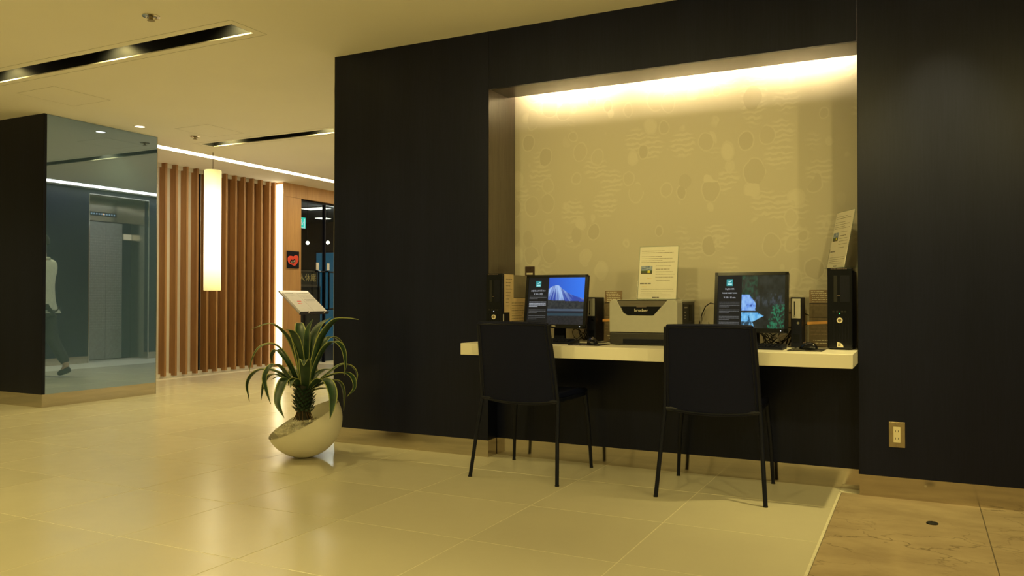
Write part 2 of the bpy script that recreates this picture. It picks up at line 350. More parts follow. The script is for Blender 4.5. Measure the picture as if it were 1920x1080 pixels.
def thing(name, label, cat, loc=(0, 0, 0), rz=0.0, group=None):
    o = bpy.data.objects.new(name, None); COL.objects.link(o); o.empty_display_size = .1
    o.location = loc; o.rotation_euler = (0, 0, rz)
    return tag(o, label, cat, group)
def struct(o): o['kind'] = 'structure'; return o
def copy_tree(o, parent=None):
    c = o.copy(); COL.objects.link(c); c.parent = parent
    for ch in list(o.children): copy_tree(ch, c)
    return c
def text(body, size, mat, parent, name, M4, extrude=.0006, align='CENTER', xs=1.0):
    """real lettering: text set as a flat mesh, M4 places it (local x right, local z towards the reader)"""
    cu = bpy.data.curves.new(name, 'FONT'); cu.body = body; cu.size = size; cu.extrude = extrude; cu.align_x = align; cu.align_y = 'CENTER'; cu.resolution_u = 2
    o = bpy.data.objects.new(name, cu); COL.objects.link(o)
    dg = bpy.context.evaluated_depsgraph_get(); me = bpy.data.meshes.new_from_object(o.evaluated_get(dg))
    bpy.data.objects.remove(o); bpy.data.curves.remove(cu)
    me.transform(M4 @ Matrix.Diagonal((xs, 1, 1, 1))); me.materials.clear(); me.materials.append(M[mat])
    o = bpy.data.objects.new(name, me); COL.objects.link(o); o.parent = parent
    return o
FRONT = Matrix.Rotation(PI/2, 4, 'X')                       # reads on a face that looks to -y
def at(x, y, z, base=FRONT): return Matrix.Translation((x, y, z)) @ base
def lines(name, mat, parent, rows, F, seed=1, h=.6):
    """rows of small printed dashes (u0,u1,v,height) on a sheet; F maps (u,v) to a point, F.n is the normal"""
    rnd = random.Random(seed); b = MB()
    for (u0, u1, v, hh) in rows:
        u = u0
        while u < u1-hh*.8:
            w = min(rnd.uniform(.8, 4.2)*hh, u1-u)
            q = [F(u, v-hh*h/2), F(u+w, v-hh*h/2), F(u+w, v+hh*h/2), F(u, v+hh*h/2)]
            b.add(q, [(0, 1, 2, 3)]); u += w+hh*rnd.uniform(.3, .7)
    return tag(b.build(name, mat, parent), kind='stuff')
def picture(name, mat, parent, F, nu, nv, func):
    """a flat print or screen picture: a fine grid of points, each with its colour"""
    v = [F(i/(nu-1), j/(nv-1)) for j in range(nv) for i in range(nu)]
    f = [(j*nu+i, j*nu+i+1, (j+1)*nu+i+1, (j+1)*nu+i) for j in range(nv-1) for i in range(nu-1)]
    me = bpy.data.meshes.new(name); me.from_pydata(v, [], f); me.materials.append(M[mat])
    a = me.color_attributes.new('pic', 'FLOAT_COLOR', 'POINT')
    c = []
    for j in range(nv):
        for i in range(nu): c += [*func(i/(nu-1), j/(nv-1)), 1.0]
    a.data.foreach_set('color', c)
    o = bpy.data.objects.new(name, me); COL.objects.link(o); o.parent = parent
    return o
def hash2(i, j, s=0):
    n = (i*374761393+j*668265263+s*1442695041) & 0xffffffff; n = ((n ^ (n >> 13))*1274126177) & 0xffffffff
    return ((n ^ (n >> 16)) & 0xffff)/65535.0
def vnoise(x, y, s=0):
    i, j = math.floor(x), math.floor(y); fx, fy = x-i, y-j; fx = fx*fx*(3-2*fx); fy = fy*fy*(3-2*fy)
    a, b_, c, d = hash2(i, j, s), hash2(i+1, j, s), hash2(i, j+1, s), hash2(i+1, j+1, s)
    return (a+(b_-a)*fx)*(1-fy)+(c+(d-c)*fx)*fy
def fbm(x, y, s=0, o=4):
    t = 0; a = .5
    for k in range(o): t += a*vnoise(x, y, s+k); x *= 2.03; y *= 2.03; a *= .5
    return t
def mix(a, b_, t): t = max(0, min(1, t)); return tuple(x+(y-x)*t for x, y in zip(a, b_))

# ---------------------------------------------------------------- floor: slab and tiles
FX0, FX1, FY0, FY1 = -13.2, 2.6, -2.0, 14.2
floor = struct(box('floor', 'grout', FX0, FX1, FY0, FY1, -.12, -.0011))
PX, PY, GX, GY = .6465, .6105, -.369, 3.497
def tile_mesh(w, d, mat):
    b = MB(); c = .0009; h = .018
    x, y = w/2, d/2
    v = [(-x, -y, -h), (x, -y, -h), (x, y, -h), (-x, y, -h), (-x, -y, -c), (x, -y, -c), (x, y, -c), (-x, y, -c), (-x+c, -y+c, 0), (x-c, -y+c, 0), (x-c, y-c, 0), (-x+c, y-c, 0)]
    f = [(3, 2, 1, 0), (8, 9, 10, 11)]
    for i in range(4): j = (i+1) % 4; f += [(i, j, j+4, i+4), (i+4, j+4, j+8, i+8)]
    me = bpy.data.meshes.new('tile'); me.from_pydata(v, [], f); me.materials.append(M[mat]); return me
tm = tile_mesh(PX-.0042, PY-.0042, 'tile')
rt = random.Random(3)
for k in range(13):
    for j in range(-3, 10):
        x = GX-PX*(k+.5); y = GY+PY*(j+.5)
        if y-PY/2 > 4.8 and x > -3.4: continue
        if x < -8.2: continue
        if x < -7.4 and 4.5 < y < 5.7: continue
        if x < -5.5 and j < -3: continue
        o = bpy.data.objects.new('tile', tm); COL.objects.link(o); o.parent = floor
        o.location = (x, y, rt.uniform(-.0003, .0003)); o.rotation_euler = (rt.uniform(-.0004, .0004), rt.uniform(-.0004, .0004), 0)
MB().box(-.362, FX1, .8, 4.45, -.02, -.0008).build('grout_bed', 'dark_grout', floor)
mm = tile_mesh(.607, 1.80, 'marble')
for i in range(4):
    for j in range(2):
        o = bpy.data.objects.new('marble_tile', mm); COL.objects.link(o); o.parent = floor
        o.location = (-.362+.6105*(i+.5), 4.452-1.803*(j+.5), 0)
struct(MB().box(-.3735, -.3625, -1, 4.462, -.003, .0009).box(-.3735, -.28, 4.452, 4.462, -.003, .0009).build('trim_1', 'grout'))

# ---------------------------------------------------------------- ceiling with two visible light slots and an unseen one added nearer the camera
CZ = 2.65
SLOTS = [(-8.6, -3.731, 3.612, 3.800), (-6.925, -3.5, 6.290, 6.465), (-6.6, 2.2, .95, 1.14)]
ys = [FY0]; b = MB()
for (x0, x1, y0, y1) in sorted(SLOTS, key=lambda s: s[2]):
    b.box(FX0, FX1, ys[-1], y0, CZ, CZ+.14); b.box(FX0, x0, y0, y1, CZ, CZ+.14); b.box(x1, FX1, y0, y1, CZ, CZ+.14); ys.append(y1)
b.box(FX0, FX1, ys[-1], FY1, CZ, CZ+.14)
ceiling = struct(b.build('ceiling', 'ceiling'))
def add_light(name, kind, loc, parent, energy, color, rot=(0, 0, 0), **k):
    d = bpy.data.lights.new(name, kind); d.energy = energy; d.color = color
    for a, v in k.items(): setattr(d, a, v)
    o = bpy.data.objects.new(name, d); COL.objects.link(o); o.location = loc; o.rotation_euler = rot
    if parent: o.parent = parent
    return o
def slot_light(label, X0, X1, Y0, Y1, spots, power, tilt=0.0):
    t = thing('recessed_light_slot', label, 'ceiling light', ((X0+X1)/2, (Y0+Y1)/2, CZ))
    hx, hy = (X1-X0)/2, (Y1-Y0)/2; H = .22
    # black trough above the ceiling board, open below
    MB().box(-hx, hx, -hy, hy, H, H+.01).box(-hx, hx, hy-.003, hy, .007, H).box(-hx, hx, -hy, -hy+.003, .007, H).box(-hx, -hx+.003, -hy, hy, .007, H).box(hx-.003, hx, -hy, hy, .007, H).build('trough', 'housing', t)
    e = .0035
    each(MB().box(-hx, hx, hy-e, hy, 0, .0075).box(-hx, hx, -hy, -hy+e, 0, .0075), 'lip', 'white', t); each(MB().box(-hx, -hx+e, -hy, hy, 0, .007).box(hx-e, hx, -hy, hy, 0, .007), 'end_lip', 'housing', t)
    g = .055; w = .003
    each(MB().box(-hx-g, hx+g, hy+g, hy+g+w, -.0008, .001).box(-hx-g, hx+g, -hy-g-w, -hy-g, -.0008, .001).box(hx+g, hx+g+w, -hy-g, hy+g, -.0008, .001).box(-hx-g-w, -hx-g, -hy-g, hy+g, -.0008, .001), 'trim_line', 'hairline', t)
    for sx in spots:
        lx = sx-(X0+X1)/2
        MB().lathe([(.02, 0), (.045, .006), (.048, .05), (.03, .06)], 20, (lx, 0, .155)).build('lamp_head', 'housing', t, smooth=True)
        MB().disc((lx, 0, .1535), .036, (0, 0, 1), 20, .002).build('lens', 'lens', t)
        add_light('spot', 'SPOT', (lx, 0, .148), t, power, WARM, (tilt, 0, 0), spot_size=math.radians(143), spot_blend=.9, shadow_soft_size=.04)
    return t
slot_light('long black ceiling slot nearest the camera, running to the left edge of the photo', *SLOTS[0], [-3.86, -5.0, -6.21, -7.43], SPOT_W)
slot_light('shorter far black ceiling slot above the tube pendant, cut off by the black wall', *SLOTS[1], [-6.72, -5.35, -3.95], SPOT_W*1.6)
slot_light('long black ceiling slot overhead, outside the photo above the foreground floor', *SLOTS[2], [-5.8, -4.4, -3.0, -1.7, -.4, .9, 1.9], SPOT_W*1.55)  # unseen slot, added so the foreground gets enough light

def strip_light(name, label, x0, x1, y0, y1):
    t = thing(name, label, 'strip light', ((x0+x1)/2, (y0+y1)/2, CZ)); hx, hy = (x1-x0)/2, (y1-y0)/2
    MB().box(-hx, hx, -hy, hy, -.001, .004).build('diffuser', 'strip', t)
    each(MB().box(-hx-.006, -hx, -hy, hy, -.003, .004).box(hx, hx+.006, -hy, hy, -.003, .004), 'edge_profile', 'white', t)
    return t
strip_light('light_strip', 'bright white ceiling light strip running in front of the slatted wall', -7.53, -7.375, 4.6+1.23, 12.2)
strip_light('light_strip', 'bright white ceiling light strip beside the lift wall, seen only in the tinted mirror', -3.22, -2.98, 5.3, 12.2)

def hatch(label, x0, x1, y0, y1):
    t = thing('ceiling_hatch', label, 'hatch', ((x0+x1)/2, (y0+y1)/2, CZ)); hx, hy = (x1-x0)/2, (y1-y0)/2; w = .003
    MB().box(-hx+w, hx-w, -hy+w, hy-w, -.0006, .002).build('panel', 'ceiling', t)
    MB().box(-hx, hx, -hy, -hy+w, -.0008, .002).box(-hx, hx, hy-w, hy, -.0008, .002).box(-hx, -hx+w, -hy, hy, -.0008, .002).box(hx-w, hx, -hy, hy, -.0008, .002).build('frame', 'hairline', t)
hatch('square ceiling access hatch just in front of the mirror clad pier', -6.55, -6.07, 4.05, 4.55)
hatch('square ceiling access hatch farther back, beside the far black slot', -6.53, -6.08, 5.6, 6.07)
def downlight(label, x, y, power=0, group=None, size=70, r=.045):
    t = thing('downlight', label, 'downlight', (x, y, CZ), 0, group)
    MB().lathe([(r, -.003), (r+.012, -.004), (r+.014, 0), (r+.014, .002), (r, .002)], 24, cap=False).build('rim', 'white', t, smooth=True)
    MB().disc((0, 0, -.002), r, (0, 0, 1), 24, .002).build('lens', 'lens', t)
    if power: add_light('spot', 'SPOT', (0, 0, -.01), t, power, WARM, spot_size=math.radians(size), spot_blend=.8, shadow_soft_size=.03)
    return t
downlight('small round recessed downlight beside the top of the tinted mirror', -6.75, 5.38, 18, size=110)
downlight('round downlight outside the photo, grazing the black wall above the power outlet', .10, 4.12, 135, size=72)
downlight('round downlight outside the photo, over the marble floor at the right', 1.1, 2.6, 40, size=120)  # added downlight, out of view, for more light on the foreground
def added_spot(label, x, y, aim, power):  # unseen fixtures, added to brighten the niche and desk
    t = thing('ceiling_spotlight', label, 'spotlight', (x, y, CZ), 0, 'aimed spotlights over the foreground')
    q = (Vector(aim)-Vector((x, y, CZ-.16))).normalized(); R = Vector((0, 0, -1)).rotation_difference(q).to_matrix()
    MB().lathe([(.045, 0), (.045, -.02), (.008, -.022), (.008, -.15)], 20).build('stem', 'black', t, smooth=True)
    b = MB(); b.lathe([(.02, .06), (.045, .05), (.048, -.06), (.04, -.062), (.038, -.03)], 24); b.v = [tuple(R @ Vector(p)+Vector((0, 0, -.16))) for p in b.v]; b.build('lamp_head', 'black', t, smooth=True)
    b = MB(); b.disc((0, 0, -.05), .036, (0, 0, 1), 20, .002); b.v = [tuple(R @ Vector(p)+Vector((0, 0, -.16))) for p in b.v]; b.build('lens', 'lens', t)
    o = add_light('spot', 'SPOT', Vector((0, 0, -.16))+q*.065, t, power, WARM, spot_size=math.radians(74), spot_blend=.85, shadow_soft_size=.05)
    o.rotation_euler = Vector((0, 0, -1)).rotation_difference(q).to_euler()
for i, (x, y, ax, pw) in enumerate(((-2.7, 1.5, -2.3, 56), (-1.6, 1.5, -1.7, 58), (-.4, 1.5, -1.2, 58), (.9, 1.6, -1.0, 62), (2.0, 1.9, -1.3, 90))):
    added_spot(['first', 'second', 'third', 'fourth', 'fifth'][i]+' aimed ceiling spotlight from the left, outside the photo above the camera side', x, y, (ax, 4.4, 1.0), pw)
def sprinkler(label, x, y, s=1.0):
    t = thing('sprinkler', label, 'sprinkler', (x, y, CZ))
    MB().lathe([(.05*s, 0), (.05*s, -.004), (.034*s, -.007), (.03*s, -.003), (.02*s, -.003)], 24).build('cover_ring', 'steel_trim', t, smooth=True)
    MB().lathe([(.012*s, -.004), (.012*s, -.018), (.006*s, -.024), (.022*s, -.026), (.022*s, -.028)], 16).build('head', 'bronze', t, smooth=True)
sprinkler('brass ceiling sprinkler above the near black slot', -4.045, 3.295)
sprinkler('small ceiling sprinkler to the left of the far black slot, above the slats', -6.66, 5.97)

# ---------------------------------------------------------------- black front wall with the lit niche
NL, NR, NT, WY = -2.395, -.278, 2.29, 4.43
wf = struct(box('wall_front', 'black', -3.57, 2.55, 4.86, 5.2, 0, CZ))
MB().box(-3.6, NL, WY, 4.86, .105, CZ).build('panel', 'veneer', wf)                     # pier left of the niche
MB().box(-3.6, -3.58, 4.862, 5.2, .105, CZ).build('panel', 'veneer', wf)
MB().box(NL+.0015, NR-.0015, WY, 4.455, NT, CZ).build('panel', 'veneer', wf)             # header
MB().box(NR, .934, WY, 4.86, .105, CZ).build('panel', 'veneer', wf)                       # right of the niche
MB().box(.9365, 2.55, WY, 4.86, .105, CZ).build('panel', 'veneer', wf)
MB().box(NL+.0015, NR-.0015, 4.455, 4.69, NT, NT+.02).build('soffit', 'lining', wf)
MB().box(NL-.0005, NL+.002, 4.434, 4.798, .735, NT+.1).build('reveal', 'lining', wf)  # thin sheet added over the veneer pier to carry its lit tone
MB().box(NL+.001, NR-.001, 4.546, 4.565, .105, .655).build('apron_panel', 'veneer', wf)    # under the desk
MB().box(NL, NR, 4.80, 4.86, .62, 2.56).build('wallpaper', 'wallpaper', wf)
MB().box(NL, NR, 4.456, 4.80, 2.54, 2.56).build('cove_top', 'white', wf)
MB().box(-3.603, -3.5985, 4.428, 4.436, .105, CZ).build('edge_trim', 'steel_trim', wf)
each(MB().box(NL-.003, NL+.001, WY-.002, WY+.003, .105, NT).box(NR-.001, NR+.003, WY-.002, WY+.003, .105, NT), 'edge_trim', 'black', wf)
struct(MB().box(-3.598, NL-.002, 4.433, 4.86, 0, .105).box(-3.598, -3.58, 4.86, 5.2, 0, .105).box(NL+.001, NR-.001, 4.548, 4.6, 0, .105).box(NR+.002, 2.55, 4.433, 4.86, 0, .105).build('baseboard_front', 'steel'))
# small screw of the baseboard and three tubes in the cove
t = thing('baseboard_screw', 'small round screw head in the steel baseboard under the power outlet', 'screw', (.02, 4.433, .075))
MB().disc((0, 0, 0), .006, (0, -1, 0), 12, .002).build('head', 'chrome', t)
for i, (x0, x1) in enumerate(((-2.28, -1.66), (-1.56, -.96), (-.88, -.30))):
    t = thing('cove_tube_lamp', ['left', 'middle', 'right'][i]+'most of the three tube lamps hidden above the niche soffit', 'tube lamp', ((x0+x1)/2, 4.655, 2.352)); h = (x1-x0)/2
    MB().tube([(-h+.02, 0, 0), (h-.02, 0, 0)], .014, 12).build('tube', 'tube', t, smooth=True)
    each(MB().tube([(-h, 0, 0), (-h+.02, 0, 0)], .015, 12).tube([(h-.02, 0, 0), (h, 0, 0)], .015, 12), 'cap', 'white', t)
    MB().box(-h, h, -.02, .02, -.042, -.016).build('batten', 'white', t)

# ---------------------------------------------------------------- left pier: black veneer front, tinted mirror on its side
wl = struct(box('wall_left', 'black', -12.6, -7.06, 4.63, 5.80, 0, CZ))
MB().box(-12.6, -7.041, 4.605, 4.63, .118, CZ).build('panel', 'veneer', wl)
MB().box(-7.06, -7.036, 4.634, 5.815, .118, CZ-.002).build('mirror_panel', 'mirror', wl)
MB().box(-7.042, -7.035, 4.603, 4.633, .118, CZ).build('edge_trim', 'black', wl)
MB().box(-7.06, -7.034, 5.815, 5.822, 0, CZ).build('edge_trim', 'steel_trim', wl)
struct(MB().box(-12.6, -7.038, 4.608, 4.63, 0, .118).box(-7.06, -7.038, 4.63, 5.815, 0, .118).build('baseboard_left', 'steel'))

# ---------------------------------------------------------------- slatted wall
BX = -8.375
wb = struct(box('wall_back', 'white', BX-.15, BX, 5.80, 8.97, 0, CZ))
MB().box(BX, -8.338, 5.80, 8.885, CZ-.05, CZ).build('top_rail', 'white', wb)
MB().box(BX, -8.338, 5.80, 8.885, 0, .05).build('plinth', 'white', wb)
MB().box(BX, BX+.004, 7.465, 7.60, .05, CZ-.05).build('dark_gap', 'black', wb)  # flat black strip put in for the shade of a gap between slats
sl = MB().box(-.0525, .0525, -.0155, .0155, 0, CZ-.026).build('slat', 'slat', wb, bevel=.0015, seg=1)
MB().box(BX, BX+.003, 7.61, 8.885, .05, CZ-.05).build('backing', 'backing', wb)
first = True
for y in (5.856, 6.018, 6.180, 6.342, 6.504, 6.662, 6.818, 6.978, 7.139, 7.302, 7.466, 7.630, 7.790, 7.952, 8.120, 8.276, 8.436, 8.600, 8.759):
    o = sl if first else sl.copy()
    if not first: COL.objects.link(o)
    first = False
    o.location = (-8.3225, y-.0035, .024)
o = sl.copy(); COL.objects.link(o); o.location = (-8.3225, 8.866, .024)

# ---------------------------------------------------------------- wooden portal with glass door
wp = struct(box('wall_portal', 'portal', -8.36, -8.15, 8.892, 9.255, 0, CZ))
MB().box(-8.151, -8.14, 8.886, 9.26, 0, 2.452).build('panel', 'portal', wp)
MB().box(-8.151, -8.14, 8.886, 9.392, 2.455, CZ).build('panel', 'portal', wp)
MB().box(-8.151, -8.14, 9.395, 10.3, 2.455, CZ).build('panel', 'portal', wp)
MB().box(-8.151, -8.14, 10.303, 12.3, 2.455, CZ).build('panel', 'portal', wp)
MB().box(-8.36, -8.151, 9.255, 12.3, 2.455, CZ).build('lintel', 'portal', wp)
MB().box(-8.36, -8.14, 11.1, 12.3, 0, 2.455).build('jamb', 'portal', wp)
t = thing('light_strip', 'vertical white light strip between the slats and the wooden portal', 'strip light', (-8.205, 8.882, 0))
MB().box(-.062, .060, -.004, .004, .03, CZ-.03).build('diffuser', 'strip_soft', t)
each(MB().box(-.066, -.062, -.006, .006, .02, CZ-.01).box(.060, .064, -.006, .006, .02, CZ-.01), 'edge_profile', 'steel_trim', t)

door = struct(MB().box(-8.27, -8.20, 9.258, 9.30, 0, 2.455).box(-8.27, -8.20, 9.30, 11.1, 2.425, 2.455).box(-8.265, -8.215, 9.878, 9.902, 0, 2.425).box(-8.265, -8.215, 10.50, 10.54, 0, 2.425).build('door_1', 'black'))
for y0, y1 in ((9.302, 9.876), (9.904, 10.498), (10.542, 11.1)):
    MB().box(-8.245, -8.235, y0, y1, .01, 2.425).build('pane', 'glass', door)
for ya, yb in ((9.690, 9.820), (9.930, 10.070)):
    MB().tube([(-8.235, ya, 1.40), (-8.19, ya, 1.40), (-8.17, ya, 1.39), (-8.17, ya, .82), (-8.19, ya, .81), (-8.235, ya, .81)], .013, 8).tube([(-8.17, ya, 1.39), (-8.17, yb, 1.39)], .012, 8).tube([(-8.17, yb, 1.39), (-8.17, yb, .82)], .013, 8).tube([(-8.17, ya, .82), (-8.17, yb, .82)], .012, 8).build('handle', 'black_gloss', door, smooth=True)
for y in (9.735, 9.985):
    MB().box(-8.234, -8.231, y-.03, y+.03, 1.42, 1.53).build('sticker', 'paper', door)
# dark restaurant behind the glass
struct(MB().box(-13.2, -8.37, 13.6, 13.7, 0, CZ).build('wall_restaurant_far', 'dark_room'))
struct(MB().box(-13.2, -13.1, 8.98, 13.6, 0, CZ).build('wall_restaurant_left', 'dark_room'))
struct(MB().box(-13.1, -8.53, 8.98, 9.08, 0, CZ).build('wall_restaurant_near', 'dark_room'))
struct(MB().box(-8.36, -2.7, 12.3, 12.4, 0, CZ).build('wall_far', 'white'))
struct(MB().box(-13.1, -8.37, 9.08, 13.6, 2.60, 2.648).build('ceiling_restaurant', 'grey_room'))
struct(MB().box(-13.1, -8.37, 9.08, 13.6, 0, .004).build('floor_restaurant', 'dark_room'))
t = thing('ceiling_panel_light', 'pale lit ceiling panel just behind the glass door', 'ceiling light', (-9.62, 11.32, 2.6))
MB().box(-.24, .24, -.13, .13, -.02, -.004).build('diffuser', 'cool_panel', t); MB().box(-.26, .26, -.15, .15, -.016, 0).build('frame', 'grey_room', t); add_light('glow', 'POINT', (.4, 0, -.5), t, 14, (1, .95, .8), shadow_soft_size=.1)  # point light added below the panel to brighten the dark restaurant
t = thing('ceiling_panel_light', 'small white ceiling light deeper behind the glass door', 'ceiling light', (-10.62, 12.72, 2.6))
MB().box(-.10, .10, -.12, .12, -.03, -.004).build('diffuser', 'cool_panel', t); MB().box(-.11, .11, -.13, .13, -.02, 0).build('frame', 'grey_room', t)
t = thing('blue_wall_panel', 'blue lit wall panel at the back of the restaurant', 'wall panel', (-11.08, 13.58, 0))
MB().box(-.42, .42, -.02, 0, .02, 1.95).build('panel', 'blue_panel', t); MB().box(-.45, -.42, -.03, 0, 0, 1.98).box(.42, .45, -.03, 0, 0, 1.98).box(-.45, .45, -.03, 0, 1.95, 1.98).build('frame', 'black', t)
for i, (x, y, z) in enumerate(((-9.018, 10.416, 1.899), (-8.756, 10.61, 1.908))):
    t = thing('globe_lamp', ['small glowing globe lamp behind the left door leaf', 'small glowing globe lamp behind the right door leaf'][i], 'lamp', (x, y, z))
    b = MB(); b.lathe([(.004, -.03), (.018, -.025), (.029, -.01), (.031, 0), (.029, .012), (.016, .027), (.004, .031)], 16); b.build('globe', 'globe', t, smooth=True)
    MB().tube([(0, 0, .03), (0, 0, 2.6-z)], .003, 6).build('cord', 'black', t)
t = thing('exit_sign', 'green emergency exit sign at the top left behind the glass door', 'sign', (-8.81, 10.00, 2.187))
MB().box(-.03, .03, -.09, .09, -.09, .09).build('case', 'frame_grey', t); MB().box(.03, .034, -.085, .085, -.085, .085).build('face', 'exit', t)
MB().tube([(0, 0, .09), (0, 0, .405)], .008, 8).build('rod', 'frame_grey', t)
b = MB()   # running figure and doorway
b.box(.034, .036, -.02, .0, .035, .055).box(.034, .036, -.035, .0, -.005, .03).box(.034, .036, -.055, -.03, -.03, -.012).box(.034, .036, -.01, .02, -.035, -.01).box(.034, .036, .02, .04, .0, .012).box(.034, .036, .045, .07, -.07, .07)
b.box(.034, .036, -.075, .075, -.083, -.073)
b.build('pictogram', 'exit_white', t)
t = thing('restaurant_sign', 'dark framed sign with gold calligraphy behind the glass door', 'sign', (-8.49, 9.80, 1.297))
MB().box(-.02, .008, -.20, .20, -.10, .10).build('board', 'signboard', t)
MB().box(-.02, .02, -.22, .22, .10, .12).box(-.02, .02, -.22, .22, -.12, -.10).box(-.02, .02, -.22, -.20, -.10, .10).box(-.02, .02, .20, .22, -.10, .10).build('frame', 'frame_grey', t)
SIDE = Matrix.Rotation(PI/2, 4, 'Z') @ Matrix.Rotation(PI/2, 4, 'X')       # reads on a face that looks to +x
text('人休庵', .13, 'gold', t, 'lettering', at(.009, 0, 0, SIDE))
t = thing('display_cabinet', 'low black cabinet under the calligraphy sign behind the glass', 'cabinet', (-8.49, 9.80, 0))
MB().box(-.06, .06, -.24, .24, .0, 1.16).build('body', 'black', t, bevel=.004); MB().box(-.065, .065, -.245, .245, 1.16, 1.176).build('top', 'frame_grey', t, bevel=.003)
MB().box(.06, .064, -.22, -.004, .05, 1.12).build('door', 'black_gloss', t); MB().box(.06, .064, .004, .22, .05, 1.12).build('door', 'black_gloss', t)
# square plaque with the red mark
t = thing('logo_plaque', 'square black plaque with a red heart shaped mark on the wooden portal', 'sign', (-8.14, 9.08, 1.545))
MB().box(0, .014, -.125, .125, -.125, .125).build('board', 'black', t, bevel=.002)
def heart(n=4):
    px = [(208, 425), (222, 375), (260, 347), (310, 346), (350, 356), (385, 332), (430, 322), (466, 350), (478, 410), (462, 475), (425, 535), (380, 570), (345, 560), (300, 540), (250, 520), (220, 480)]
    P = [((x-352)/275*.25*.92, (430-y)/415*.25*1.05) for x, y in px]; k = len(P); out = []
    for q in range(k):                                    # rounded outline through the points
        A, B, C, D = (Vector((*P[(q+o) % k], 0)) for o in (-1, 0, 1, 2))
        for u in range(n):
            u /= n; v = .5*((2*B)+(C-A)*u+(2*A-5*B+4*C-D)*u*u+(3*B-A-3*C+D)*u**3); out.append((v.x, v.y))
    return out[::-1]
hp = heart(); n = len(hp); b = MB()
b.add([(.014, y, z) for y, z in hp]+[(.018, y, z) for y, z in hp], [tuple(range(n-1, -1, -1)), tuple(range(n, 2*n))]+[(i, (i+1) % n, (i+1) % n+n, i+n) for i in range(n)])
b.build('heart_mark', 'red', t)
b = MB()
for cy, cz, r in ((-.040, -.026, .026), (.016, -.016, .025), (-.012, -.034, .024), (-.058, -.034, .016)):
    b.disc((.018, cy, cz), r, (1, 0, 0), 18, .0015)
b.build('dark_figure', 'black', t)
b = MB()
for cy, cz, w, h in ((-.045, -.035, .008, .016), (-.02, -.034, .007, .022), (-.008, -.03, .014, .006), (.014, -.02, .008, .026), (.026, -.016, .008, .018)):
    b.box(.0195, .0205, cy-w/2, cy+w/2, cz-h/2, cz+h/2)
each(b, 'white_stroke', 'cream_ink', t)

# ---------------------------------------------------------------- lift wall, seen in the mirror
we = struct(MB().box(-2.8, -2.7, 5.2, 8.10, .105, CZ).box(-2.8, -2.7, 9.165, 12.3, .105, CZ).box(-2.8, -2.7, 8.10, 9.165, 2.575, CZ).build('wall_right', 'veneer'))
struct(MB().box(-2.797, -2.7, 5.2, 8.10, 0, .105).box(-2.797, -2.7, 9.165, 12.3, 0, .105).build('baseboard_right', 'steel'))
each(MB().box(-2.7, -2.34, 8.08, 8.10, 0, CZ).box(-2.7, -2.34, 9.165, 9.185, 0, CZ).box(-2.36, -2.34, 8.10, 9.165, 2.22, CZ), 'recess_lining', 'steel_trim', we)
each(MB().box(-2.806, -2.79, 8.094, 8.106, 0, 2.58).box(-2.806, -2.79, 9.159, 9.171, 0, 2.58).box(-2.806, -2.79, 8.10, 9.165, 2.568, 2.58), 'edge_trim', 'chrome', we)
ld = struct(MB().box(-2.36, -2.33, 8.10, 9.165, 0, 2.22).build('door_2', 'black'))
MB().box(-2.375, -2.362, 8.40, 8.698, .01, 2.20).build('leaf', 'elevator', ld); MB().box(-2.375, -2.362, 8.702, 9.0, .01, 2.20).build('leaf', 'elevator', ld)
MB().box(-2.375, -2.362, 9.005, 9.16, .01, 2.20).build('side_panel', 'veneer', ld)
b = MB()
for i in range(18):
    for j in range(36):
        y = 8.418+i*.033; z = .50+j*.042
        b.box(-2.3762, -2.375, y-.007, y+.007, z-.007, z+.007)
tag(b.build('etched_dots', 'etch', ld), kind='stuff')
t = thing('floor_indicator', 'row of small lit floor numbers over the lift door, seen in the mirror', 'indicator', (-2.362, 8.63, 2.33))
MB().box(-.006, 0, -.27, .27, -.03, .03).build('plate', 'black', t)
b = MB()
for i in range(11): b.box(-.009, -.006, -.235+i*.045, -.215+i*.045, -.01, .01)
each(b, 'lit_number', 'indicator', t); MB().box(-.010, -.006, .02, .04, -.012, .012).build('lit_call', 'indicator_on', t)
t = thing('lit_wall_sign', 'small warm lit wall sign beside the lift door, seen in the mirror', 'sign', (-2.377, 9.083, 1.99))
MB().box(-.02, 0, -.075, .075, -.045, .045).build('face', 'warm_panel', t); MB().box(-.016, .001, -.08, .08, -.05, .05).build('case', 'steel_trim', t)

# ---------------------------------------------------------------- desk shelf
DZ, DF = .725, 4.085
t = thing('desk', 'long white wall hung desk slab filling the lit niche', 'desk', ((NL+NR)/2, DF, DZ))
dx = (NR-NL)/2-.003
MB().box(-dx, dx, 0, 4.798-DF, -.067, 0).build('worktop', 'desk', t, bevel=.0025)
MB().box(-dx+.05, dx-.05, .40, .455, -.10, -.067).build('bracket_rail', 'black', t)

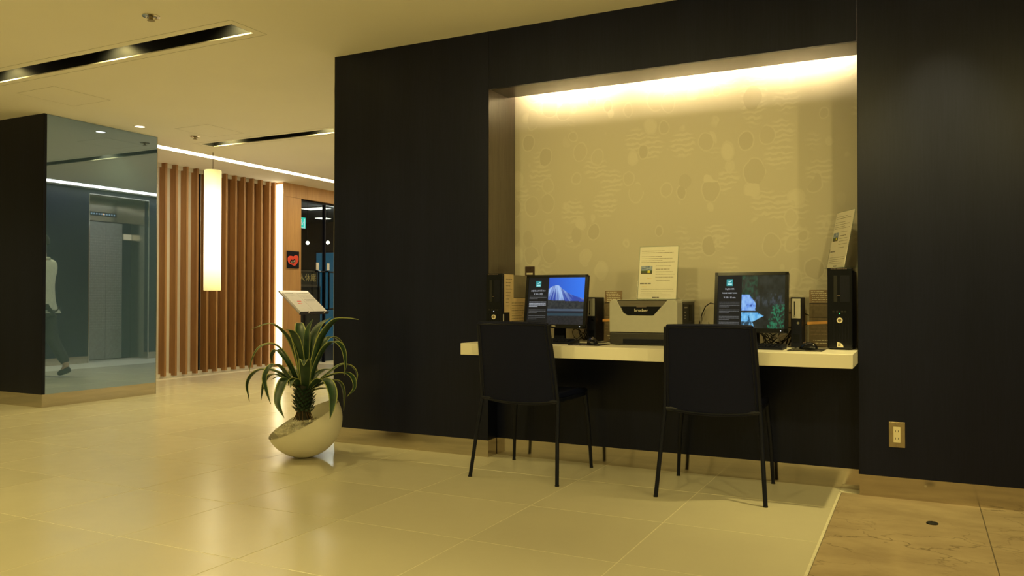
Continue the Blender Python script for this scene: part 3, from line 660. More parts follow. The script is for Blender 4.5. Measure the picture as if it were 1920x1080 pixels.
# ---------------------------------------------------------------- chairs
def make_chair(label, loc, rz):
    t = thing('side_chair', label, 'chair', loc, rz, 'black leather chairs at the desk')
    # backrest: a curved padded slab leaning back
    nu, nv = 13, 11
    def bp(u, v, off):
        w = .463+(.417-.463)*v; x = (u-.5)*w
        c = 1-(2*u-1)**2
        z = .42+(.858-.42)*v - .016*c*(1-v)**2 + .004*c*v
        y = -.175-.10*v - .022*c + off
        return (x, y, z)
    b = MB(); v = []
    for off in (0, .026):
        for j in range(nv):
            for i in range(nu): v.append(bp(i/(nu-1), j/(nv-1), off))
    f = []; k = nu*nv
    for j in range(nv-1):
        for i in range(nu-1):
            a = j*nu+i; f.append((a, a+1, a+nu+1, a+nu)); f.append((k+a+1, k+a, k+a+nu, k+a+nu+1))
    for i in range(nu-1):
        f.append((i+1, i, k+i, k+i+1)); a = (nv-1)*nu+i; f.append((a, a+1, k+a+1, k+a))
    for j in range(nv-1):
        a = j*nu; f.append((a, a+nu, k+a+nu, k+a)); a = j*nu+nu-1; f.append((a+nu, a, k+a, k+a+nu))
    b.add(v, f); back = b.build('backrest', 'leather', t, smooth=True, bevel=.009, seg=3)
    # stitched welt along the edge of the back, a sub-part
    pts = [bp(.035, .03+.93*q/12, -.0012) for q in range(13)]+[bp(.035+.93*q/14, .965, -.0012) for q in range(1, 15)]+[bp(.965, .965-.935*q/12, -.0012) for q in range(1, 13)]+[bp(.965-.93*q/14, .03, -.0012) for q in range(1, 15)]
    MB().tube(pts, .0034, 6).build('welt', 'rod', back, smooth=True)
    # seat
    sx = [(-.215, -.165), (.215, -.165), (.232, .255), (-.232, .255)]
    b = MB(); nu2, nv2 = 9, 9; v = []
    for top in (1, 0):
        for j in range(nv2):
            for i in range(nu2):
                u, w = i/(nu2-1), j/(nv2-1); hw = .215+.018*w; x = (2*u-1)*hw; y = -.165+.42*w
                z = (.475-.010*(1-(2*u-1)**2)*math.sin(PI*w)-.012*max(0, w-.8)/.2) if top else .437
                v.append((x, y, z))
    f = []; k = nu2*nv2
    for j in range(nv2-1):
        for i in range(nu2-1):
            a = j*nu2+i; f.append((a, a+1, a+nu2+1, a+nu2)); f.append((k+a+1, k+a, k+a+nu2, k+a+nu2+1))
    for i in range(nu2-1):
        f.append((i+1, i, k+i, k+i+1)); a = (nv2-1)*nu2+i; f.append((a, a+1, k+a+1, k+a))
    for j in range(nv2-1):
        a = j*nu2; f.append((a, a+nu2, k+a+nu2, k+a)); a = j*nu2+nu2-1; f.append((a+nu2, a, k+a, k+a+nu2))
    b.add(v, f); b.build('seat', 'leather', t, smooth=True, bevel=.008, seg=3)
    # four legs, the rear ones run on up the sides of the back
    for s in (-1, 1):
        MB().tube([(s*.262, -.262, 0), (s*.246, -.222, .22), (s*.232, -.176, .43), (s*.2245, -.196, .56), (s*.214, -.240, .75), (s*.2095, -.262, .845)], .0105, 10, r2=.0115).build('leg', 'rod', t, smooth=True)
        MB().tube([(s*.252, .262, 0), (s*.240, .250, .24), (s*.222, .235, .445)], .0095, 10, r2=.013).build('leg', 'rod', t, smooth=True)
        each(MB().disc((s*.262, -.262, 0), .0115, (0, 0, 1), 12, .006).disc((s*.252, .262, 0), .0105, (0, 0, 1), 12, .006), 'foot_cap', 'rubber', t)
    MB().tube([(-.225, -.18, .432), (-.225, .235, .432), (.225, .235, .432), (.225, -.18, .432), (-.225, -.18, .432)], .011, 8).build('seat_frame', 'rod', t)
    return t
make_chair('black leather chair at the left monitor, left of the printer', (-1.967, 4.176, 0), 0)
make_chair('black leather chair at the right monitor, with its back covering the printer corner', (-.936, 4.212, 0), math.radians(4))

# ---------------------------------------------------------------- computers
def tower(label, loc, w, h, d, badge2):
    t = thing('computer_tower', label, 'computer', loc)
    MB().box(-w/2, w/2, .012, d, .008, h-.012).build('case', 'black', t, bevel=.004)
    MB().box(-w/2-.001, w/2+.001, -.002, .014, .006, h).build('front_bezel', 'black_gloss', t, bevel=.005, seg=3)
    MB().box(-w/2-.001, w/2+.001, .014, .05, h-.012, h).build('top_cap', 'black', t, bevel=.003)
    b = MB()
    for i in range(7): x = -w*.36+i*w*.12; b.box(x-.001, x+.001, -.0045, 0, .03, .165)
    each(b, 'grille_rib', 'black', t)
    MB().box(-.028, -.012, -.004, 0, h*.58, h-.04).build('drive_slot', 'rubber', t); MB().box(.002, w*.40, -.0035, 0, h*.58, h-.04).build('drive_cover', 'black', t)
    b = MB()
    for x in (-.03, -.012, .012, .026): b.box(x-.005, x+.005, -.0035, 0, h*.455, h*.475)
    each(b, 'front_port', 'rubber', t)
    MB().disc((0, -.002, h*.36), .014, (0, -1, 0), 24, .003).build('badge', 'cream_ink', t)
    MB().disc((0, -.005, h*.36), .0085, (0, -1, 0), 20, .0006).build('badge_mark', 'board_mid', t)
    MB().disc((.0, -.002, h*.442), .0025, (0, -1, 0), 10, .002).build('power_light', 'led_green' if badge2 else 'led_white', t)
    lines('front_print', 'frame_grey', t, [(-w*.36, w*.30, h-.006, .006), (-.02, .02, h*.66, .006)], lambda u, v: (u, -.0032, v), 3)
    if badge2:
        pts = [(-.013, 0)]+[(-.013+.030*math.cos(a*PI/16), .026*math.sin(a*PI/16)) for a in range(9)]
        MB().prism([(x, z+.014) for x, z in pts], -.0045, -.002).build('sticker', 'cream_ink', t); MB().box(-.008, .004, -.0052, -.0045, .020, .028).build('sticker_mark', 'greyboard', t)
    for sx in (-1, 1):
        for y in (.04, d-.04): MB().box(sx*w*.36-.01, sx*w*.36+.01, y-.012, y+.012, 0, .008).build('foot', 'rubber', t)
    return t
tl = tower('black computer tower at the left end of the desk, papers taped to its side', (-2.304, 4.335, DZ), .106, .412, .36, False)
tr = tower('black computer tower at the right end of the desk, under a leaning notice', (-.365, 4.432, DZ), .116, .418, .335, True)
# papers on the side of the left tower
sx0 = .0535
def sheet(name, label, cat, y0, y1, z0, z1, seed, taper=0.0, parentloc=(-2.304, 4.335, DZ), mat='kraft', nl=9):
    s = thing(name, label, cat, parentloc)
    v = []
    for (yy, zz) in ((y0+taper, z0), (y1-taper, z0), (y1, z1), (y0, z1)): v.append((yy, zz))
    b = MB(); vv = [(sx0, y, z) for y, z in v]+[(sx0+.0012, y, z) for y, z in v]
    b.add(vv, [(3, 2, 1, 0), (4, 5, 6, 7)]+[(i, (i+1) % 4, (i+1) % 4+4, i+4) for i in range(4)]); b.build('sheet', mat, s)
    rows = [(y0+taper+.02, y1-taper-.02-(i % 3)*.015, z1-.03-i*(z1-z0-.05)/nl, .006) for i in range(nl)]
    lines('printed_text', 'board_mid', s, rows, lambda u, w: (sx0+.0016, u, w), seed)
    return s
sx0 = .0540
sheet('paper_notice', 'short cream notice high on the side of the left computer tower', 'paper', .03, .155, .175, .408, 4)
MB().box(.053, .0544, .148, .345, .265, .405).build('side_panel', 'greyboard', tl)
sx0 = .0552
sheet('paper_notice', 'long cream price list lower on the side of the left computer tower', 'paper', .095, .335, .005, .262, 9, taper=.012, nl=13)
MB().box(.0532, .0546, .016, .026, .085, .165).build('side_sticker', 'paper', tl)

RIDGE = [(0, .76), (.1, .81), (.2, .84), (.28, .835), (.4, .745), (.55, .67), (.75, .605), (1, .55)]
def mountain(u, v):
    if v > .52-.03*u:
        s = mix((.025, .07, .50), (.03, .20, .95), .25+.8*u)
        for (a0, b0), (a1, b1) in zip(RIDGE, RIDGE[1:]):
            if a0 <= u <= a1: r = b0+(b1-b0)*(u-a0)/(a1-a0)
        r += .012*(fbm(u*22, 3)-.5)
        if v < r:
            dx, dy = u-.23, 1.02-v; ang = math.atan2(dx, dy); streak = fbm(ang*11, dy*2.5, 5); snow = (v-.52)/.30
            return mix((.03, .07, .42), (.42, .62, 1.0), .12+.55*snow+(streak-.47)*2.6)
        return s
    if v > .33: return mix((.014, .018, .026), (.05, .058, .058), fbm(u*26, v*30, 2)*1.6-.4)
    if v > .29: return mix((.05, .08, .13), (.09, .12, .17), fbm(u*8, v*60, 3))
    if v > .245: return (.012, .016, .03)
    if v > .19: return mix((.03, .07, .10), (.02, .045, .065), fbm(u*10, v*50, 4))
    return mix((.010, .011, .014), (.034, .034, .040), fbm(u*30, v*50, 6)*1.4-.3)
def waterfall(u, v):
    d = mix((.006, .009, .009), (.02, .026, .024), fbm(u*9, v*9, 1)*2-.5)
    n = fbm(u*22, v*14, 7)
    if u < .36 and v > .58: d = mix(d, (.012, .085, .05), (fbm(u*20, v*20, 3)-.35)*2)
    if u > .30 and .40 < v < .66: d = mix(d, (.055, .075, .10), (n-.42)*3.0*max(0, min(1, (v-.38)/.1)))
    if u > .62 and v < .46 and u > .62+.3*(v-.1): d = mix(d, (.02, .22, .11), (fbm(u*34, v*34, 9)-.40)*3.2)
    e1 = .34+.06*(fbm(v*8, 2)-.5)-.18*max(0, v-.45)/.2
    if .33 < v < .635 and u < e1: d = mix((.10, .26, .85), (.34, .62, 1.0), n*1.7-.35) if n > .30 else (.03, .09, .35)
    e2 = .52-.25*abs(v-.235)/.11
    if .13 < v < .30 and u < e2: d = mix((.06, .36, .80), (.30, .70, 1.0), n*1.8-.4) if n > .28 else (.01, .07, .15)
    if v <= .13 and u < .26+.4*(.13-v): d = mix((.02, .06, .10), (.20, .55, .90), (n-.45)*5)
    return d
def monitor(label, loc, w, h, tilt, rz, pic, rows, head, left):
    t = thing('monitor', label, 'monitor', loc, rz)
    # stand
    MB().lathe([(.105, 0), (.105, .006), (.09, .013), (.03, .018)], 32).build('base', 'black_gloss', t, smooth=True)
    MB().prism([(-.036, .012), (.036, .012), (.03, .20), (-.03, .20)], .0, .028).build('neck', 'black', t, bevel=.004)
    T = Matrix.Translation((0, -.028, .402)) @ Matrix.Rotation(-tilt, 4, 'X')
    def F3(x, y, z): return T @ Vector((x, y, z-h/2-.0))
    b = MB()
    def bx(mb, x0, x1, y0, y1, z0, z1): mb.box(x0, x1, y0, y1, z0, z1); mb.v[-8:] = [tuple(F3(*p)) for p in mb.v[-8:]]; return mb
    z0, z1 = -h/2, h/2
    # F3 takes z measured from the screen's middle + h/2, so shift
    G = lambda x, y, z: F3(x, y, z+0)
    zz = lambda z: z
    fr = .017
    b = MB(); bx(b, -w/2, w/2, 0, .03, -h/2, h/2); case = b.build('case', 'black', t, bevel=.006, seg=3)
    b = MB(); bx(b, -w/2, w/2, -.006, 0, h/2-fr, h/2); bx(b, -w/2, w/2, -.006, 0, -h/2, -h/2+fr*1.25); bx(b, -w/2, -w/2+fr, -.006, 0, -h/2, h/2); bx(b, w/2-fr, w/2, -.006, 0, -h/2, h/2)
    b.build('bezel', 'black_gloss', t)
    b = MB(); bx(b, -w*.3, w*.3, .03, .055, -h*.3, h*.3); b.build('rear_housing', 'black', t, bevel=.006)
    sw, sh = w-2*fr, h-fr*2.25; s0 = -h/2+fr*1.25; xs = -w/2+fr; split = xs+sw*.365
    b = MB(); bx(b, xs, split, -.002, -.0005, s0, s0+sh); scr = b.build('screen', 'screen_black', t)
    picture('screen_image', 'screen_pic', scr, lambda u, v: F3(split+(xs+sw-split)*u, -.002, s0+sh*v), 96, 90, pic)
    S = lambda u, v: F3(xs+(split-xs)*u, -.0026, s0+sh*v)
    TM = lambda u, v: T @ Matrix.Translation((xs+(split-xs)*u, -.0028, s0+sh*v-h/2)) @ FRONT
    # logo block: teal square with a pale bird like stroke over a pale bar
    q = [S(.36, .80), S(.62, .80), S(.62, .93), S(.36, .93)]
    MB().add(q, [(0, 1, 2, 3)]).build('screen_logo', 'screen_teal', scr)
    S2 = lambda u, v: F3(xs+(split-xs)*u, -.0030, s0+sh*v)
    b = MB(); b.add([S2(.40, .815), S2(.585, .815), S2(.585, .85), S2(.40, .85)], [(0, 1, 2, 3)]); b.add([S2(.42, .872), S2(.50, .868), S2(.585, .90), S2(.54, .912), S2(.50, .888), S2(.44, .885)], [(0, 1, 2, 3, 4, 5)])
    b.build('screen_logo_mark', 'screen_pale', scr)
    for (txt, sz, mt, v) in head: text(txt, sz, mt, scr, 'screen_text', TM(.5, v), extrude=0, xs=.86)
    for k, (vt, vb, n_, mt) in enumerate(rows):
        rr = [(.08, .92 if i < n_-1 else .5, vt+(vb-vt)*i/max(1, n_-1), .016) for i in range(n_)]
        lines('screen_small_text', mt, scr, rr, lambda u, v: S(u, v), 20+k, h=.75)
    text('DELL', .012, 'cream_ink', t, 'maker_mark', T @ Matrix.Translation((0, -.0064, -h+fr*.62)) @ FRONT, extrude=.0002)
    b = MB(); b.disc(F3(w/2-.035, -.0062, -h/2+fr*.6), .0026, (0, -1, 0), 12, .001); b.build('power_light', 'led_white', t)
    return t
# the monitors' local middle sits at loc.z + .402 - h/2 (see F3)
rows = [(.60, .545, 3, 'screen_text_dim'), (.475, .38, 4, 'screen_text'), (.31, .25, 3, 'screen_text_dim'), (.18, .11, 3, 'screen_text_dim')]
rows2 = [(.49, .40, 4, 'screen_text_dim'), (.345, .29, 3, 'screen_text_dim'), (.22, .16, 3, 'screen_text_dim'), (.11, .05, 3, 'screen_text_dim')]
monitor('black monitor showing a snowy mountain under blue sky, left half of the desk', (-1.953, 4.515, DZ), .402, .322, math.radians(9), 0, mountain, rows, [('お金を入れて下さい', .0125, 'screen_text', .715), ('￥100 / 15分', .0135, 'screen_text', .645)], True)
monitor('black monitor showing a blue waterfall in dark woods, right half of the desk', (-.812, 4.515, DZ), .386, .326, math.radians(9), 0, waterfall, rows2, [('English OK', .0125, 'screen_text', .742), ('PLEASE INSERT COIN', .0098, 'screen_text', .662), ('￥100 / 15 min.', .0125, 'screen_text', .578)], False)

def coin_box(label, loc, rz=0):
    t = thing('coin_machine', label, 'coin machine', loc, rz, 'coin machines beside the monitors')
    w, h, d = .054, .268, .15
    MB().box(-w/2, w/2, 0, d, 0, h).build('body', 'black', t, bevel=.003)
    p = MB().box(-w*.44, w*.42, -.004, 0, h*.58, h-.008).build('coin_plate', 'silver', t, bevel=.0015)
    MB().box(-w*.20, -w*.10, -.0050, -.004, h*.62, h-.022).build('coin_slot', 'rubber', p); MB().disc((-w*.15, -.004, h*.625), .0045, (0, -1, 0), 14, .004).build('coin_button', 'chrome', p)
    MB().disc((w*.18, -.001, h*.49), .007, (0, -1, 0), 14, .002).build('lock', 'chrome', t)
    MB().box(-w*.3, w*.3, -.0015, 0, .03, .07).build('return_flap', 'black_gloss', t)
coin_box('small black coin machine between the left monitor and the printer', (-1.763, 4.56, DZ))
coin_box('small black coin machine between the right monitor and the right computer tower', (-.586, 4.51, DZ))

def info_board(label, loc, seed, rz=0):
    t = thing('info_board', label, 'sign', loc, rz, 'brown fee boards on the desk')
    w, h, th = .108, .308, .008; lean = math.radians(4); R = Matrix.Rotation(-lean, 3, 'X')
    MB().box(-w/2, w/2, 0, th, 0, h*.76, R=R).build('lower_panel', 'board_mid', t)
    MB().box(-w/2, w/2, 0, th, h*.765, h, R=R).build('upper_panel', 'board_top', t)
    MB().box(-w/2-.002, w/2+.002, -.004, 0, h*.40, h*.45, R=R @ Matrix.Rotation(-.06, 3, 'Y')).build('orange_band', 'orange', t)
    MB().box(-w/2, w/2, -.0012, 0, h*.755, h*.768, R=R).box(-w/2, w/2, -.0012, 0, h*.515, h*.52, R=R).build('divider', 'black', t)
    MB().box(-w*.3, w*.3, .0, .045, 0, .004).build('easel_foot', 'black', t)
    F = lambda u, v: R @ Vector((u, -.001, v))
    lines('headline_text', 'cream_ink', t, [(-w*.42, w*.2, h*.97, .006), (-w*.42, w*.3, h*.935, .005), (-w*.38, w*.42, h*.90, .006), (-w*.36, w*.42, h*.865, .005), (-w*.36, w*.42, h*.83, .006), (-w*.36, w*.44, h*.79, .005)], F, seed)
    lines('body_text', 'board_top', t, [(-w*.42, w*.44, h*.735, .005), (-w*.42, w*.44, h*.49, .005), (-w*.42, w*.4, h*.35, .006), (-w*.42, w*.3, h*.28, .006), (-w*.42, w*.4, h*.22, .006)], F, seed+1)
    lines('foot_text', 'cream_ink', t, [(-w*.30, w*.42, h*.12, .006), (-w*.2, w*.42, h*.07, .006)], F, seed+2)
info_board('brown fee board with an orange band, half hidden behind the printer', (-1.655, 4.63, DZ), 31)
info_board('brown fee board with an orange band, left of the right computer tower', (-.482, 4.63, DZ), 41)

# ---------------------------------------------------------------- printer
t = thing('laser_printer', 'beige grey laser printer with a dark paper tray in the middle of the desk', 'printer', (-1.375, 4.343, DZ))
w2, h, d = .195, .254, .40
prof = [(-w2, .072), (w2, .072), (w2, h-.018), (w2-.006, h-.006), (w2-.02, h), (.142, h), (.06, h-.088), (-.088, h-.088), (-.112, h-.075), (-.150, h-.004), (-.152, h), (-w2+.02, h), (-w2+.006, h-.006), (-w2, h-.02)]
MB().prism(prof, 0, .11).build('front_cover', 'printer', t, bevel=.004, seg=2)
MB().box(-w2, w2, .11, d-.02, .072, h-.012).build('body', 'printer_dark', t, bevel=.004)
MB().box(-w2, w2, .11, d, h-.016, h).build('top_cover', 'printer', t, bevel=.006)
pan = MB().prism([(-.148, h-.003), (.138, h-.003), (.060, h-.0865), (-.087, h-.0865), (-.110, h-.074)], .006, .10).build('control_panel', 'black_gloss', t)
MB().prism([(-.146, h-.006), (.135, h-.006), (.108, h-.038), (-.128, h-.038)], .002, .007).build('status_strip', 'printer_grey', pan); MB().box(-.075, .045, .0005, .003, h-.022, h-.019).box(-.036, .02, .0005, .003, h-.043, h-.038).build('panel_button', 'frame_grey', pan)
text('brother', .024, 'cream_ink', pan, 'maker_mark', at(-.01, .0045, h-.060), extrude=.0008, xs=1.05)
b = MB().box(-w2, w2, .004, d-.01, .004, .07); b.build('paper_tray', 'printer_dark', t, bevel=.006)
MB().box(-.115, .14, -.001, .01, .008, .036).build('tray_grip', 'black', t, bevel=.004)
MB().box(w2-.001, w2+.0015, .13, d-.05, .085, h-.024).build('side_cover', 'black', t); MB().box(w2+.0012, w2+.003, d-.15, d-.10, .13, h-.03).build('side_vent', 'rubber', t)
lines('side_print', 'silver', t, [(.145, .21, h-.045, .012), (.145, .19, h-.07, .010), (.145, .18, h-.09, .006), (.145, .18, h-.105, .006)], lambda u, v: (w2+.0018, u, v), 5)
for x in (-.16, .16):
    for y in (.05, .34): MB().box(x-.015, x+.015, y-.015, y+.015, 0, .005).build('foot', 'rubber', t)

def a4_stand(label, loc, rz, lean, seed):
    t = thing('notice_stand', label, 'sign', loc, rz)
    w, h = .222, .305; R = Matrix.Rotation(-lean, 3, 'X')
    MB().box(-w/2-.004, w/2+.004, .0015, .0045, 0, h+.004, R=R).build('backing', 'glass', t)
    MB().box(-w/2, w/2, -.0005, .0015, .002, h, R=R).build('sheet', 'paper', t)
    MB().box(-w/2-.004, w/2+.004, -.012, .07, 0, .003).build('foot', 'glass', t)
    MB().box(-w/2-.005, -w/2-.003, -.004, .004, .0, h*.35, R=R).build('edge', 'chrome', t)
    F = lambda u, v: R @ Vector(((u-.5)*w, -.0009, v*h))
    rows = [(.05, .66, .92, .013), (.06, .88, .885, .015), (.05, .60, .815, .013), (.05, .86, .775, .013), (.05, .62, .735, .013), (.05, .92, .705, .012)]
    rows += [(.44, .84, .635, .013), (.44, .80, .57, .022), (.44, .88, .52, .013), (.44, .94, .475, .013), (.44, .92, .42, .014), (.46, .82, .36, .014)]
    rows += [(.07, .92, .19, .012), (.07, .93, .155, .012), (.08, .64, .12, .012), (.06, .86, .085, .010)]
    lines('printed_text', 'greyboard', t, rows, F, seed)
    lines('printed_bar', 'ink', t, [(.04, .33, .30, .026), (.38, .56, .035, .026)], F, seed+1, h=.9)
    def pf(u, v):
        if v > .45: return mix((.10, .16, .34), (.45, .52, .62), fbm(u*6, v*6, seed)*2-.5)
        if .6 < u < .8 and v > .12: return (.75, .70, .05)
        return mix((.05, .12, .03), (.08, .06, .04), 1-v*2)
    picture('printed_photo', 'print_pic', t, lambda u, v: R @ Vector(((.05+.30*u-.5)*w, -.0011, (.485+.15*v)*h)), 24, 14, pf)
    lines('printed_highlight', 'gold', t, [(.22, .34, .40, .02), (.10, .22, .24, .014)], F, seed+3)
a4_stand('upright A4 notice in a clear stand on top of the printer', (-1.330, 4.46, DZ+.2555), 0, math.radians(10), 51)
a4_stand('A4 notice seen edge on, leaning on top of the right computer tower', (-.398, 4.566, DZ+.4205), math.radians(-63), math.radians(11), 61)

# ---------------------------------------------------------------- keyboards, mice, pads, cables
def keyboard(label, loc, rz):
    t = thing('keyboard', label, 'keyboard', loc, rz)
    w, d = .43, .14
    MB().prism([(0, 0), (d, 0), (d, .022), (d-.01, .024), (0, .012)], -w/2, w/2).build('tray', 'black', t).data.transform(Matrix(((0, 1, 0, 0), (1, 0, 0, -d/2), (0, 0, 1, 0), (0, 0, 0, 1))))
    b = MB()
    for r in range(5):
        for c in range(19):
            x = -w/2+.018+c*.0212; y = -d/2+.018+r*.0215; z = .0125+.0115*((y+d/2)/d)
            b.box(x-.0085, x+.0085, y-.0085, y+.0085, z, z+.006)
    tag(b.build('keys', 'rod', t), kind='stuff')
keyboard('black keyboard in front of the mountain monitor, mostly behind the left chair', (-1.985, 4.322, DZ), 0)
keyboard('black keyboard in front of the waterfall monitor, mostly behind the right chair', (-.835, 4.335, DZ), 0)
def mouse(label, loc, rz):
    t = thing('computer_mouse', label, 'mouse', loc, rz)
    b = MB(); n, k = 16, 8; v = []
    for j in range(k+1):
        a = (PI/2)*j/k
        for i in range(n): q = 2*PI*i/n; v.append((.031*math.cos(q)*math.cos(a)*(1+.0*a), .056*math.sin(q)*math.cos(a), .004+.034*math.sin(a)*(1-.22*math.sin(q)*math.cos(a))))
    f = [(j*n+i, j*n+(i+1) % n, (j+1)*n+(i+1) % n, (j+1)*n+i) for j in range(k) for i in range(n)]+[tuple(range(n-1, -1, -1))]
    b.add(v, f); b.build('shell', 'black_gloss', t, smooth=True)
    MB().tube([(0, .020, .037), (0, .034, .031)], .004, 8).build('wheel', 'frame_grey', t); MB().tube([(0, .055, .01), (.01, .10, .004), (.05, .16, .003), (.06, .20, .003)], .0022, 6).build('cord', 'rubber', t)
def pad(label, loc, w, d, rz, seed):
    t = thing('mouse_pad', label, 'mouse pad', loc, rz)
    MB().box(-w/2, w/2, -d/2, d/2, 0, .0035).build('mat', 'rubber', t, bevel=.001); lines('printed_mark', 'cream_ink', t, [(-w*.42, w*.0, -d*.30, .012), (w*.18, w*.42, -d*.32, .010)], lambda u, v: (u, v, .0038), seed)
pad('black mouse pad by the left coin machine', (-1.664, 4.272, DZ), .185, .18, 0, 71)
pad('black mouse pad before the right computer tower', (-.512, 4.325, DZ), .165, .19, 0, 72)
mouse('black mouse on the pad beside the printer', (-1.640, 4.262, DZ+.0035), .25)
mouse('black mouse on the pad before the right computer tower', (-.503, 4.315, DZ+.0035), .9)
def cables(name, label, loc, seed, spread, n, mats=('rubber', 'cable_white')):
    t = thing(name, label, 'cables', loc); rnd = random.Random(seed)
    for k in range(n):
        pts = []; x, y, z = rnd.uniform(-spread, spread), rnd.uniform(.0, .03), .004
        a = rnd.uniform(0, 6.28); L = rnd.uniform(.07, .11)
        for i in range(22):
            q = i/21; pts.append((x+spread*.8*math.sin(a+q*7)*q+.02*math.sin(9*q+k), y+.035*math.sin(q*8+k), .005+L*.55*(1-math.cos(q*2*PI*(1+k % 2)))*(.5+.5*q)))
        MB().tube(pts, rnd.choice((.0025, .003, .004)), 6).build('cable', mats[0] if k % 4 else mats[1], t, smooth=True)
cables('cable_bundle', 'tangle of black cables behind the left monitor stand', (-1.85, 4.685, DZ), 5, .055, 6)
cables('cable_bundle', 'tangle of black cables under and behind the waterfall monitor', (-.70, 4.69, DZ), 8, .075, 9)
t = thing('loose_cable', 'thin looping cord rising behind the right rear of the printer', 'cable', (-1.12, 4.74, DZ))
MB().tube([(-.04, 0, .10), (-.02, 0, .17), (.0, 0, .215), (.03, 0, .235), (.065, 0, .225), (.082, 0, .19), (.075, 0, .14), (.05, 0, .11), (.02, 0, .08), (-.01, 0, .05), (0, 0, .004)], .003, 8).build('cord', 'rubber', t, smooth=True)
MB().tube([(-.03, -.01, .215), (-.028, -.012, .15), (-.02, -.01, .06), (-.02, 0, .004)], .003, 8).build('cord', 'cable_white', t, smooth=True)
MB().box(-.02, .02, -.012, .012, .085, .125).build('plug', 'cable_white', t, bevel=.004)
for i, zz in enumerate((.245, .185)):
    pass
t = thing('monitor_cable', 'two dark cables bridging the waterfall monitor and its coin machine', 'cable', (-.60, 4.60, DZ))
MB().tube([(-.10, .08, .16), (-.05, .085, .18), (0, .075, .185), (.03, .07, .18), (.06, .08, .17)], .0028, 6).build('cord', 'rubber', t, smooth=True)
MB().tube([(-.10, 0, .10), (-.05, .01, .105), (.0, .09, .10), (.09, .11, .14), (.10, .12, .004)], .0028, 6).build('cord', 'rubber', t, smooth=True)
# wall plates
t = thing('wall_plate', 'dark brown wall plate with a pale label above the left monitor', 'wall plate', (-2.283, 4.80, 1.135))
MB().box(-.034, .034, -.007, 0, -.06, .06).build('plate', 'plate', t, bevel=.002); MB().box(-.022, .022, -.0085, -.007, .006, .018).build('label', 'cream_ink', t); MB().disc((.004, -.007, .044), .003, (0, -1, 0), 10, .001).build('screw', 'chrome', t)
t = thing('power_outlet', 'bronze plate with a four slot ivory power outlet low on the black wall', 'outlet', (-.1045, 4.43, .3155))
MB().box(-.036, .036, -.006, 0, -.0625, .0625).build('plate', 'bronze', t, bevel=.002)
so = MB().box(-.016, .016, -.009, -.006, -.038, .038).build('socket', 'ivory', t, bevel=.001)
b = MB()
for x in (-.0065, .0065):
    for z in (-.018, .018): b.box(x-.0012, x+.0012, -.0094, -.0088, z-.0045, z+.0045)
each(b, 'slot', 'rubber', so)
for z in (-.052, .052): MB().disc((0, -.006, z), .0035, (0, -1, 0), 12, .0012).build('screw', 'chrome', t)
t = thing('floor_socket', 'small round dark cap set in the brown marble floor', 'floor socket', (.043, 4.01, 0))
MB().lathe([(.024, 0), (.024, .004), (.02, .007), (.006, .008)], 24).build('cap', 'rubber', t, smooth=True); MB().disc((0, 0, .008), .006, (0, 0, 1), 12, .002).build('pin', 'chrome', t)

# ---------------------------------------------------------------- tube pendant
t = thing('pendant_lamp', 'tall glowing white tube pendant hanging before the slatted wall', 'pendant lamp', (-7.19, 6.70, 1.072))
MB().lathe([(.088, 0), (.0935, .004), (.0935, 1.366), (.088, 1.37)], 40).build('shade', 'lamp', t, smooth=True)
MB().lathe([(.03, 1.37), (.03, 1.376), (.008, 1.384)], 20).build('cap', 'frame_grey', t, smooth=True)
MB().tube([(0, 0, 1.38), (0, 0, CZ-1.072)], .004, 8).build('cord', 'board_mid', t); MB().lathe([(.009, CZ-1.072-.006), (.009, CZ-1.072)], 12).build('ceiling_rose', 'white', t)

# ---------------------------------------------------------------- menu lectern by the portal
t = thing('menu_stand', 'slim black lectern stand by the glass door, behind the agave', 'menu stand', (-7.08, 8.12, 0))
MB().lathe([(.16, 0), (.16, .012), (.03, .018)], 32).build('base', 'black', t, smooth=True)
MB().tube([(0, 0, .012), (0, 0, .93)], .016, 12).build('pole', 'black', t, smooth=True)
A = math.atan2(.265, .33)
Rm = Matrix.Translation((-.01, 0, .945)) @ Matrix.Rotation(A, 4, 'Y')
b = MB().box(-.225, .225, -.27, .27, -.022, 0); b.v = [tuple(Rm @ Vector(p)) for p in b.v]; b.build('tray', 'silver', t, bevel=.003)
b = MB().box(.225, .235, -.27, .27, -.022, .02); b.v = [tuple(Rm @ Vector(p)) for p in b.v]; b.build('ledge', 'black', t)
for y in (-.12, .18):
    b = MB().box(.222, .238, y-.012, y+.012, .0, .03); b.v = [tuple(Rm @ Vector(p)) for p in b.v]; b.build('clip', 'chrome', t)
t2 = thing('menu_book', 'open pale menu lying on the slanted lectern', 'menu', (-7.08, 8.12, 0))
for s, seed in ((-1, 81), (1, 82)):
    b = MB().box(-.17, .222, .004 if s > 0 else -.252, .252 if s > 0 else -.004, .001, .009); b.v = [tuple(Rm @ Vector(p)) for p in b.v]; pg = b.build('page', 'paper', t2)
    y0 = .03 if s > 0 else -.23
    F = lambda u, v: Rm @ Vector((.18-v, u, .0095))
    lines('printed_text', 'greyboard', pg, [(y0, y0+.19, .33-.03*i, .010) for i in range(6)] if s > 0 else [(y0, y0+.15, .33-.03*i, .010) for i in range(2)], F, seed)
    if s < 0: lines('printed_picture', 'red', pg, [(y0+.09, y0+.17, .17, .03), (y0+.07, y0+.15, .13, .02)], F, seed)

